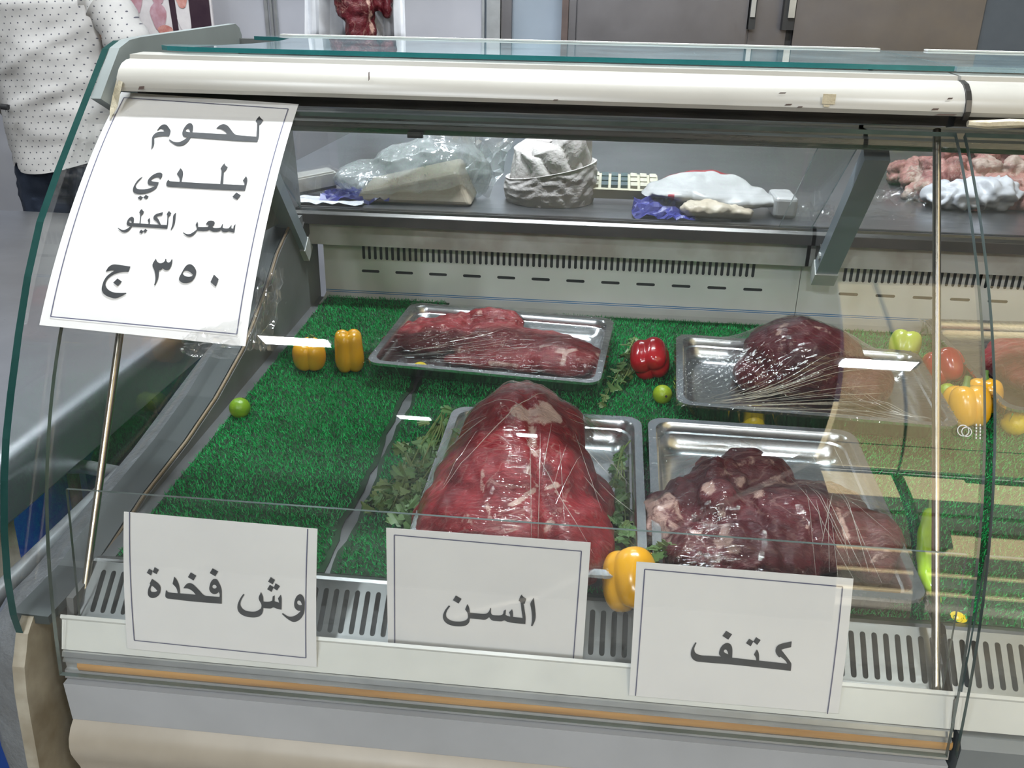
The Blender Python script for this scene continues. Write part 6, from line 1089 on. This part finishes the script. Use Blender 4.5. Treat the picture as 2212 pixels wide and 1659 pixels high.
# ------------------------------------------------------------------ steel worktop behind the counter and what lies on it
WZ = 1.13
t = thing('steel_worktop', 'brushed steel worktop behind the counter seen through the rear opening', 'worktop', (.9, 2.1, 0))
b = MB(); b.box(-.18, 2.4, 1.604, 2.66, 1.112, WZ); part(b, 'table_top', 'worktop_steel', t)
for x, y in ((-.12, 1.72), (-.12, 2.6), (2.3, 1.72), (2.3, 2.6)):
    b = MB(); b.box(x-.02, x+.02, y-.02, y+.02, 0, 1.112); part(b, 'leg', 'steel', t)
def W(px, py, y): return at(px, py, y=y)
# film-wrapped grey scale
c = at(672, 398, z=WZ+.02)
b = MB(); M = Matrix.Translation((c.x-.008, c.y+.01, WZ)) @ Matrix.Rotation(.55, 4, 'Z') @ Matrix.Rotation(-.12, 4, 'Y')
b.box(-.055, .055, -.028, .028, .012, .036, 0, M); b.box(-.030, .050, -.024, .024, .036, .039, 0, M); b.box(-.050, .050, -.025, .025, 0.006, .012, 1, M)
o = b.build('grey_box', ['fascia', 'dark_metal'], None, origin=(c.x, c.y, WZ)); tag(o, 'flat grey box wrapped in clear film at the left end of the worktop', 'box')
b = MB(); b.box(-.058, .058, -.031, .031, .005, .042, 0, M); put(b.build('film_wrap', 'tape'), o)
# blue bag at left
crb = crumple('blue_bag', 'plastic_blue', None, (.075, 1.70, WZ+.010), (1, .1, 0), (-.1, 1, 0), (0, 0, 1), .13, .09, .012, 14, 4); tag(crb, 'crumpled blue plastic bag next to the big clear bag', 'bag')
crb = crumple('white_bag', 'sheet_white', None, (.03, 1.655, WZ+.006), (1, 0, 0), (0, 1, 0), (0, 0, 1), .14, .06, .005, 10, 6); tag(crb, 'thin white plastic scrap by the left rear bracket', 'bag')
# big clear bag around a pale block
b = MB(); M = Matrix.Translation((.185, 1.715, WZ+.002)) @ Matrix.Rotation(.03, 4, 'Z')
b.add([tuple(M @ Vector(p)) for p in ((-.105, -.05, 0), (.115, -.05, 0), (.115, .06, 0), (-.105, .06, 0), (-.100, -.045, .022), (.085, -.035, .062), (.085, .05, .075), (-.095, .055, .03))], [(0, 3, 2, 1), (4, 5, 6, 7), (0, 1, 5, 4), (1, 2, 6, 5), (2, 3, 7, 6), (3, 0, 4, 7)])
o = b.build('pale_block', 'tallow', None, origin=(.185, 1.715, WZ)); tag(o, 'pale wedge of tallow inside the big clear bag', 'tallow')
md = o.modifiers.new('b', 'BEVEL'); md.width = .008; md.segments = 3
bg_ = blob('clear_bag', [e(.11, 1.72, 1.168, .085, .075, .038), e(.18, 1.725, 1.185, .09, .075, .055), e(.235, 1.73, 1.195, .085, .075, .065), e(.245, 1.74, 1.235, .055, .05, .05), e(.262, 1.75, 1.268, .030, .03, .03), e(.302, 1.745, 1.175, .03, .05, .045), ('c', (.26, 1.75, 1.27), (.275, 1.765, 1.305), .022, .012)], .004, 'bag_clear', ((9, .008),), None, 14, 17, zmin=lambda c_: WZ+.001, fold=lambda p: -.007*(abs(noise.noise(Vector((p.x*14, p.y*22, p.z*30))))**.55)+.002*noise.noise(p*70))
tag(bg_, 'big cloudy clear plastic bag holding a pale block on the worktop', 'bag')
sh = crumple('bag_mouth', 'bag_clear', bg_, (.315, 1.775, 1.225), (.8, .1, -.55), (.35, .2, .9), (-.4, -.8, .2), .09, .17, .018, 12, 9)
# white cloth bundle
b = MB(); loops = []; NA = 120; cx_, cy_ = .442, 1.765
for j in range(64):
    t = j/63; lp = []
    for i in range(NA):
        a = 2*math.pi*i/NA; ca, sa = math.cos(a), math.sin(a)
        q = noise.noise(Vector((ca*1.6, sa*1.6, t*2.5)))
        if t < .36:                                   # the wrap around the bundle
            u = t/.36; r = .086+.004*math.sin(u*3)+.0008*math.sin(u*17+9*q+3*ca)+.0022*noise.noise(Vector((ca*5, sa*5, u*9)))+.004*q
            z = .060*u*(1+.30*ca)
        elif t < .42:                                 # rolled lip
            u = (t-.36)/.06; r = .088-.014*u*u+.004*q; z = .060*(1+.30*ca)+.004*math.sin(u*math.pi)-.006*u
        else:                                         # gathered folds rising inside
            u = (t-.42)/.58; tw = a+1.1*u+.5*q
            pl = abs(math.sin(tw*4.5+2.2*noise.noise(Vector((ca*2.2, sa*2.2, 3)))))**.6
            r = (.074-.010*u-.062*max(0, u-.55)/.45)*(1+.05*q)+(.013*pl-.007)*(1-.3*u)
            z = .054*(1+.30*ca)+(.088+.016*math.cos(2*a+.4)+.012*math.cos(a)+.010*pl)*u**.8-.030*max(0, u-.72)/.28
        lp.append((cx_+r*ca, cy_+r*.92*sa, WZ+.001+z))
    loops.append(lp)
b.loft(loops); rag = b.build('cloth_bundle', 'cloth_white', None, True, origin=(cx_, cy_, WZ))
tag(rag, 'bundled white cloth rag between the clear bag and the keypad', 'cloth')
# cream keypad
c = at(1318, 432, z=WZ+.012); kx0 = at(1252, 436, y=1.745).x; kx1 = at(1420, 440, y=1.745).x
t = thing('keypad', 'cream keypad of an old scale with dark and pale keys on the worktop', 'keypad', ((kx0+kx1)/2, 1.78, WZ))
M = Matrix.Translation((0, 1.745, WZ)) @ Matrix.Rotation(.16, 4, 'X')
b = MB(); b.box(kx0, kx1, 0, .09, .012, .030, 0, M); part(b, 'keypad_case', 'keyboard_cream', t)
wcol = (kx1-kx0)/8
for j in range(3):
    for i in range(8):
        b = MB(); b.box(kx0+wcol*(i+.14), kx0+wcol*(i+.84), .010+.026*j, .030+.026*j, .0302, .036, 0, M); k_ = part(b, 'key', 'key_dark' if 2 <= i <= 4 else 'key_light', t)
# printed white bag, blue bag, lump, foam
wb = blob('printed_bag', [e(.745, 1.735, 1.168, .105, .070, .020, (.1, .03, 0)), e(.675, 1.72, 1.165, .055, .06, .020), e(.815, 1.725, 1.160, .065, .05, .014, (0, .15, 0)), e(.75, 1.76, 1.182, .07, .045, .016), e(.63, 1.72, 1.158, .02, .03, .010), e(.79, 1.69, 1.156, .06, .03, .012)], .004, ['plastic_white', 'plastic_red'], ((13, .010), (30, .004)), None, 1, 29, zmin=lambda c_: WZ+.012, fold=lambda p: .006*abs(noise.noise(p*26))-.003)
tag(wb, 'crumpled white carrier bag with red print lying on the worktop', 'bag')
me = wb.data; mi = []
for p in me.polygons:
    c_ = Vector(p.center)+wb.location; mi.append(1 if (c_.y > 1.757 and c_.z > 1.173) or (.662 < c_.x < .674 and c_.y < 1.70 and c_.z < 1.17) or (c_.x > .862 and c_.y < 1.75) else 0)
me.polygons.foreach_set('material_index', mi)
o = crumple('blue_bag', 'plastic_blue', None, (.655, 1.668, WZ+.014), (1, 0, 0), (0, 1, .25), (0, -.2, 1), .11, .075, .014, 14, 14); tag(o, 'crumpled dark blue plastic bag under the printed white bag', 'bag')
o = blob('bagged_lump', [e(.735, 1.655, WZ+.018, .05, .03, .016), e(.785, 1.660, WZ+.014, .035, .025, .012)], .003, 'tallow', ((40, .005), (110, .003)), None, 2, 33, zmin=lambda c_: WZ+.001); tag(o, 'beige lump of fat in thin film below the printed bag', 'lump')
b = MB(); p0 = at(1690, 470, z=WZ); b.box(p0.x-.02, p0.x+.022, 1.675, 1.76, WZ+.001, WZ+.040); o = b.build('foam_block', 'plastic_white', None, origin=(p0.x, 1.72, WZ)); tag(o, 'small white foam block right of the printed bag', 'foam block')
md = o.modifiers.new('b', 'BEVEL'); md.width = .007; md.segments = 3
o = crumple('film_scrap', 'tape', None, (p0.x+.055, 1.69, WZ+.016), (1, 0, 0), (0, 1, .2), (0, 0, 1), .07, .06, .02, 12, 41); tag(o, 'crumpled clear film scrap beside the foam block', 'film')
c = at(1940, 428, z=WZ+.01); o = crumple('film_scrap', 'tape', None, (c.x, c.y, WZ+.016), (1, 0, 0), (0, 1, .2), (0, 0, 1), .12, .06, .02, 14, 44); tag(o, 'glinting clear film scrap in front of the meat trimmings', 'film')
c = at(1950, 470, z=WZ+.005); o = crumple('film_scrap', 'film', None, (c.x, c.y, WZ+.010), (1, 0, 0), (0, 1, .1), (0, 0, 1), .22, .05, .010, 14, 48); tag(o, 'long flat clear film strip along the worktop edge behind the right bracket', 'film')
R_ = random.Random(12); pts = []
for i in range(150):
    u = R_.random(); x = 1.17+.40*u; y = 1.92+R_.uniform(-.09, .24); hh = .11*math.sin(min(1, (u+.12)*2.2)*math.pi/2)*max(.2, 1-abs(y-2.02)/.22)
    pts.append(e(x, y, WZ+hh*R_.uniform(.25, 1.0), R_.uniform(.014, .032), R_.uniform(.012, .026), R_.uniform(.009, .018), (R_.uniform(-1, 1), R_.uniform(-1, 1), R_.uniform(0, 3))))
pts.append(e(1.36, 2.02, WZ+.02, .19, .13, .05))
o = blob('meat_trimmings', pts, .0045, 'trimmings', ((50, .007), (120, .004)), None, 1, 51, zmin=lambda c_: WZ+.001); tag(o, 'heap of pink and white meat trimmings on the worktop at right', 'meat', kind='stuff')
paint(o, [([(1930, 400), (1960, 430)], .03, 0, .8), ([(1975, 360), (1985, 395)], .02, 0, .7), ([(2120, 350), (2200, 345)], .03, 0, .75), ([(2150, 420), (2200, 390)], .02, 0, .5)])
o = blob('white_bag', [e(1.235, 1.845, WZ+.022, .07, .05, .026), e(1.29, 1.85, WZ+.028, .06, .05, .030)], .004, 'sheet_white', ((25, .008), (60, .005)), None, 2, 55, zmin=lambda c_: WZ+.001, fold=lambda p: .004*math.sin(noise.noise(p*22)*14)); tag(o, 'white plastic bag tucked under the meat trimmings', 'bag')

# ------------------------------------------------------------------ left steel table and what stands beneath it
t = thing('steel_table', 'brushed steel table with rounded edge left of the counter', 'table', (-.9, 1.8, 0))
prof = [(-1.62, .85)]+[(-.352+.036*math.sin(a), .814+.036*math.cos(a)) for a in [math.pi/2*k/8 for k in range(9)]]+[(-.316, .755), (-.322, .748), (-.330, .755), (-.330, .812), (-.352, .832), (-1.62, .832)]
V0 = [(x, 1.03, z) for x, z in prof]; V1 = [(x, 2.62, z) for x, z in prof]; k = len(prof)
b = MB(); b.add(V0+V1, [(i, (i+1) % k, k+(i+1) % k, k+i) for i in range(k)]); tri = tessellate_polygon([[Vector((x, z, 0)) for x, z in prof]]); b.add(V0, tri); b.add(V1, tri)
part(b, 'table_top', 'worktop_steel', t, True)
b = MB(); b.prism([(1.04, .0), (1.065, 0), (1.10, .74), (1.12, .80), (1.04, .80)], -.36, -.325); part(b, 'leg', 'cream_dirty', t)
for x, y in ((-1.56, 1.08), (-1.56, 2.56), (-.40, 2.56)):
    b = MB(); b.tube([(x, y, 0), (x, y, .832)], .02, 10); part(b, 'leg', 'pipe_grey', t)
b = MB(); b.tube([(-.40, 1.1, .18), (-.40, 2.56, .18)], .018, 10); part(b, 'stretcher', 'pipe_grey', t)
def drum(label, x, y, r, h):
    b = MB(); loops = []
    for z, k in ((0, .93), (.015, .97), (.03, 1), (h*.32, 1), (h*.34, 1.03), (h*.36, 1), (h*.64, 1), (h*.66, 1.03), (h*.68, 1), (h-.05, 1), (h-.02, .95), (h, .90), (h, .84), (h-.015, .82)):
        loops.append([(x+r*k*math.cos(a), y+r*k*math.sin(a), z) for a in [2*math.pi*i/36 for i in range(36)]])
    b.loft(loops); o = b.build('plastic_drum', 'drum_blue', None, True, origin=(x, y, 0)); tag(o, label, 'drum')
    b = MB(); b.tube([(x+.1, y, h-.015), (x+.1, y, h+.012)], .03, 14); put(b.build('bung_cap', 'black', None, True), o)
drum('blue plastic drum under the near end of the steel table', -.72, 1.40, .27, .70)
drum('blue plastic drum under the far end of the steel table', -.80, 2.24, .32, .70)
p1, p2, p3 = at(60, 1222, x=-.20), at(262, 1024, x=-.20), at(185, 1008, x=-.34)
b = MB(); b.tube([p1+(p1-p2)*.6, p1, p2], .0135, 12); b.tube([p2, p3, p3+Vector((-.25, 0, -.02))], .0125, 12); b.tube([p2+Vector((0, 0, .0)), p2+Vector((0, .012, -.03))], .017, 12)
o = b.build('water_pipe', 'pipe_grey', None, True, origin=p2); tag(o, 'grey water pipe elbow between the table and the counter end', 'pipe')
p4 = at(150, 980, x=-.42); b = MB(); b.tube([p4, p4+Vector((-.01, -.01, -.45))], .011, 10); o = b.build('rusty_post', 'rust', None, True, origin=p4+Vector((0, 0, -.45))); tag(o, 'thin rusty post standing in front of the blue drum', 'post')
c = at(275, 925, x=-.40)
o = blob('dark_cloth', [e(c.x, c.y, c.z, .05, .09, .035), e(c.x-.02, c.y+.05, c.z+.01, .05, .06, .03), e(c.x, c.y-.05, c.z-.04, .04, .05, .04)], .008, 'black', ((14, .02), (40, .01)), None, 2, 61); tag(o, 'dark cloth bundle hanging under the steel table', 'cloth')

# ------------------------------------------------------------------ butcher standing behind the left table
mx, my = -1.262, 2.92
parts_ = [e(mx, my, .98, .155, .105, .10), e(mx, my, 1.10, .145, .10, .12), e(mx, my, 1.28, .16, .105, .16), e(mx, my, 1.42, .175, .10, .09), ('c', (mx-.13, my, 1.47), (mx+.13, my, 1.47), .065, .065), ('c', (mx, my, 1.50), (mx, my-.01, 1.585), .058, .052),
    e(mx, my+.02, 1.675, .075, .095, .105), e(mx, my+.035, 1.63, .058, .07, .06), e(mx, my+.122, 1.655, .012, .018, .02), e(mx-.08, my-.01, 1.665, .012, .02, .03), e(mx+.08, my-.01, 1.665, .012, .02, .03),
    ('c', (mx-.09, my, .95), (mx-.10, my, .52), .085, .058), ('c', (mx-.10, my, .52), (mx-.105, my+.02, .10), .056, .038), ('c', (mx+.09, my, .95), (mx+.10, my, .52), .085, .058), ('c', (mx+.10, my, .52), (mx+.105, my+.02, .10), .056, .038),
    ('c', (mx+.20, my, 1.46), (mx+.30, my-.02, 1.19), .055, .042), ('c', (mx+.30, my-.02, 1.19), (mx+.16, my+.24, 1.08), .040, .028), ('c', (mx-.20, my, 1.46), (mx-.28, my-.02, 1.19), .055, .042), ('c', (mx-.28, my-.02, 1.19), (mx-.16, my+.24, 1.08), .040, .028)]
for sgn in (1, -1):
    hp = Vector((mx+.16*sgn, my+.24, 1.08)); dv = Vector((-.55*sgn, .80, -.25)).normalized(); sv = dv.cross(Vector((0, 0, 1))).normalized()
    parts_ += [e(*(hp+dv*.045), .032, .045, .018), ]
    for q, (ofs, ln) in enumerate(((-.026, .055), (-.009, .066), (.009, .062), (.025, .050))):
        k0 = hp+dv*.075+sv*ofs; k1 = k0+dv*ln*.5; k2 = k1+(dv+Vector((0, 0, -.8))).normalized()*ln*.5
        parts_ += [('c', k0, k1, .0095, .0088), ('c', k1, k2, .0088, .0075)]
    th0 = hp+dv*.03-sv*.03*sgn; parts_ += [('c', th0, th0+(dv-sv*sgn*.8).normalized()*.055, .0115, .009)]
body = blob('person', parts_, .006, 'skin', (), None, 8, 3, origin=(mx, my, 0))
tag(body, 'person in a white dotted shirt and dark jeans standing behind the steel table', 'person')
eyes = MB()
for sgn in (1, -1):
    eyes.tube([(mx+.030*sgn, my+.108, 1.672), (mx+.030*sgn, my+.1115, 1.672)], .010, 10)
put(eyes.build('eyes', 'black'), body)
b = MB(); b.tube([(mx-.026, my+.101, 1.612), (mx, my+.106, 1.610), (mx+.026, my+.101, 1.612)], .005, 6); put(b.build('mouth', 'print_flesh', None, True), body)
hair = blob('hair', [e(mx, my-.005, 1.715, .083, .10, .078), e(mx, my-.03, 1.68, .082, .085, .08)], .008, 'hair', ((60, .006),), None, 2, 5); put(hair, body) if False else None
hair.parent = body; hair.matrix_parent_inverse = Matrix.Translation(body.location).inverted()
jn = blob('jeans', [e(mx, my, .97, .172, .122, .11), ('c', (mx-.09, my, .95), (mx-.10, my, .52), .098, .075), ('c', (mx-.10, my, .52), (mx-.105, my+.015, .07), .074, .062), ('c', (mx+.09, my, .95), (mx+.10, my, .52), .098, .075), ('c', (mx+.10, my, .52), (mx+.105, my+.015, .07), .074, .062)], .010, 'jeans', ((9, .012), (30, .005)), None, 4, 9)
jn.parent = body; jn.matrix_parent_inverse = Matrix.Translation(body.location).inverted()
for sgn in (1, -1):
    s = blob('shoe', [e(mx+.105*sgn, my+.05, .035, .045, .11, .03), e(mx+.105*sgn, my-.02, .06, .042, .055, .045)], .008, 'shoe', (), None, 3, 1, zmin=lambda c_: 0.0)
    s.parent = body; s.matrix_parent_inverse = Matrix.Translation(body.location).inverted()
# shirt: lofted rings with folds, hem cut with a side vent
b = MB(); loops = []; NA = 72
for j in range(46):
    tt = j/45; lp = []
    for i in range(NA):
        a = 2*math.pi*i/NA
        hem = .955+.022*math.cos(2*(a+.35))+.028*math.exp(-((a-4.0)/.10)**2)
        z = hem+(1.505-hem)*tt
        rx = .182+.012*math.sin(tt*3.0)+(.055*max(0, (tt-.62)/.38) if tt > .62 else 0)-(.12*max(0, (tt-.90)/.10)**1.5 if tt > .9 else 0)
        ry = .135-.012*tt-(.05*max(0, (tt-.90)/.10)**1.5 if tt > .9 else 0)
        x, y = rx*math.cos(a), ry*math.sin(a)
        f = .011*noise.noise(Vector((x*7, y*7, z*9)))+.006*noise.noise(Vector((x*11+4, y*16, z*26)))
        f += .012*math.exp(-((z-1.17-.35*x)/.022)**2)*(1 if x > -.1 else 0)*max(0, -math.sin(a))+.010*math.exp(-((z-1.30-.5*x)/.02)**2)*max(0, -math.sin(a))
        lp.append((mx+(rx+f)*math.cos(a), my+(ry+f)*math.sin(a), z))
    loops.append(lp)
b.loft(loops, 0, (False, True))
def sleeve(P, rs):
    P = spline([Vector(p) for p in P], 6); n = len(P); rr_ = [rs[0]+(rs[1]-rs[0])*i/(n-1)+.006*math.sin(i*2.1)+.004*math.sin(i*4.7) for i in range(n)]
    b.tube(P, rr_, 24, 0, True)
sleeve([(mx+.09, my, 1.49), (mx+.17, my, 1.47), (mx+.235, my-.005, 1.42), (mx+.30, my-.02, 1.28), (mx+.32, my-.03, 1.19), (mx+.27, my+.10, 1.14), (mx+.20, my+.19, 1.10)], (.082, .052))
sleeve([(mx-.09, my, 1.49), (mx-.17, my, 1.47), (mx-.235, my-.005, 1.42), (mx-.29, my-.02, 1.28), (mx-.30, my-.03, 1.19), (mx-.25, my+.10, 1.14), (mx-.19, my+.19, 1.10)], (.082, .052))
sh = b.build('shirt', 'shirt_dotted', None, True)
uv = sh.data.uv_layers.new(name='cloth'); cov = [v.co for v in sh.data.vertices]
for lp in sh.data.loops:
    c_ = cov[lp.vertex_index]; uv.data[lp.index].uv = (c_.x*.98+.12*(c_.z-1)+4, c_.z-.06*(c_.x+1.2)+1)
sh.parent = body; sh.matrix_parent_inverse = Matrix.Translation(body.location).inverted()
b = MB(); c_ = at(3, 230, y=my-.155); b.tube([c_, c_+Vector((.022, 0, -.002))], .009, 10); q = b.build('belt_clip', 'black', None, True); q.parent = body; q.matrix_parent_inverse = Matrix.Translation(body.location).inverted()

# ------------------------------------------------------------------ poster and hanging meat at the back
t = thing('poster', 'glossy poster with photos of meat trays behind the person', 'poster', (-1.08, 3.42, 1.2))
b = MB(); b.box(-1.32, -.915, 3.415, 3.425, 1.20, 2.0); part(b, 'poster_board', 'print_white', t)
b = MB(); b.box(-.998, -.922, 3.411, 3.415, 1.20, 2.0); b.add([(-1.095, 3.4135, 2.0), (-1.065, 3.4135, 2.0), (-1.045, 3.4135, 1.20), (-1.065, 3.4135, 1.20)], [(0, 1, 2, 3)]); part(b, 'dark_strip', 'print_dark', t)
b = MB()
for cx_, cz_, rx_, rz_, mi_ in ((-1.115, 1.50, .035, .06, 0), (-1.12, 1.40, .030, .05, 0), (-1.025, 1.46, .022, .03, 1), (-1.02, 1.385, .028, .035, 2), (-1.018, 1.378, .020, .026, 1), (-1.10, 1.35, .028, .022, 1), (-1.03, 1.33, .022, .018, 1), (-1.22, 1.5, .06, .1, 0), (-1.2, 1.7, .07, .08, 1), (-1.04, 1.6, .03, .06, 0), (-1.04, 1.75, .03, .05, 1)):
    P_ = [(cx_+rx_*math.cos(a)*(1+.15*math.sin(3*a)), 3.4128-.0004*mi_-.00002*len(b.v)/12, cz_+rz_*math.sin(a)) for a in [2*math.pi*i/18 for i in range(18)]]
    b.add(P_, [tuple(range(18))], mi_)
part(b, 'tray_photos', ['print_pink', 'print_flesh', 'print_white'], t)
hm = blob('hanging_meat', [e(-.245, 2.90, 1.56, .085, .06, .11), e(-.235, 2.90, 1.46, .068, .05, .06), e(-.225, 2.895, 1.40, .046, .04, .07), ('c', (-.225, 2.895, 1.38), (-.222, 2.895, 1.29), .036, .030), e(-.25, 2.90, 1.72, .09, .07, .13), ('c', (-.148, 2.91, 1.62), (-.145, 2.91, 1.435), .020, .017)], .0055, 'beef_dark', ((16, .014), (40, .007), (90, .003)), None, 3, 71)
tag(hm, 'dark red meat cut hanging in front of the back wall', 'meat')
paint(hm, [([(795, 5), (800, 40), (806, 80)], .009, 0, .8), ([(720, 30), (740, 50)], .02, 1, .6), ([(715, 10), (740, 25)], .005, 0, .55)])
b = MB(); b.tube([(-.25, 2.90, 1.84), (-.25, 2.90, 1.93), (-.235, 2.90, 1.955), (-.22, 2.90, 1.93)], .006, 8); b.tube([(-.25, 2.90, 1.93), (-.25, 2.90, 2.2)], .005, 8); put(b.build('meat_hook', 'aluminium', None, True), hm)
b = MB(); b.tube([(-1.2, 2.9, 2.2), (1.2, 2.9, 2.2)], .016, 10); b.tube([(-1.1, 2.9, 2.2), (-1.1, 2.9, 3.4)], .012, 8); b.tube([(1.1, 2.9, 2.2), (1.1, 2.9, 3.4)], .012, 8)
o = b.build('meat_rail', 'pipe_grey', None, True, origin=(0, 2.9, 2.2)); tag(o, 'grey overhead rail carrying the hanging meat', 'rail')
b = MB(); V = []; nx_, nz_ = 40, 14
for j in range(nz_+1):
    for i in range(nx_+1):
        u = i/nx_; v = j/nz_; x = -.395+u*.290+(.02*(1-v) if u < .3 else 0)*-1+.015*(u-.5)*(1-v)
        zb = 1.335+.02*math.sin(u*9)+(.03 if .3 < u < .75 else 0)
        V.append((x, 2.975+.016*math.sin(u*26+1.5*math.sin(v*2))+.008*math.sin(u*61)*(1-v)-.05*abs(u-.5)*2*.6, zb+(1.86-zb)*v))
b.add(V, [(j*(nx_+1)+i, j*(nx_+1)+i+1, (j+1)*(nx_+1)+i+1, (j+1)*(nx_+1)+i) for j in range(nz_) for i in range(nx_)])
o = b.build('plastic_sheet', 'sheet_white', None, True, origin=(-.25, 2.97, 1.34)); tag(o, 'white plastic sheet draped behind the hanging meat', 'plastic sheet')
md = o.modifiers.new('s', 'SOLIDIFY'); md.thickness = .0008
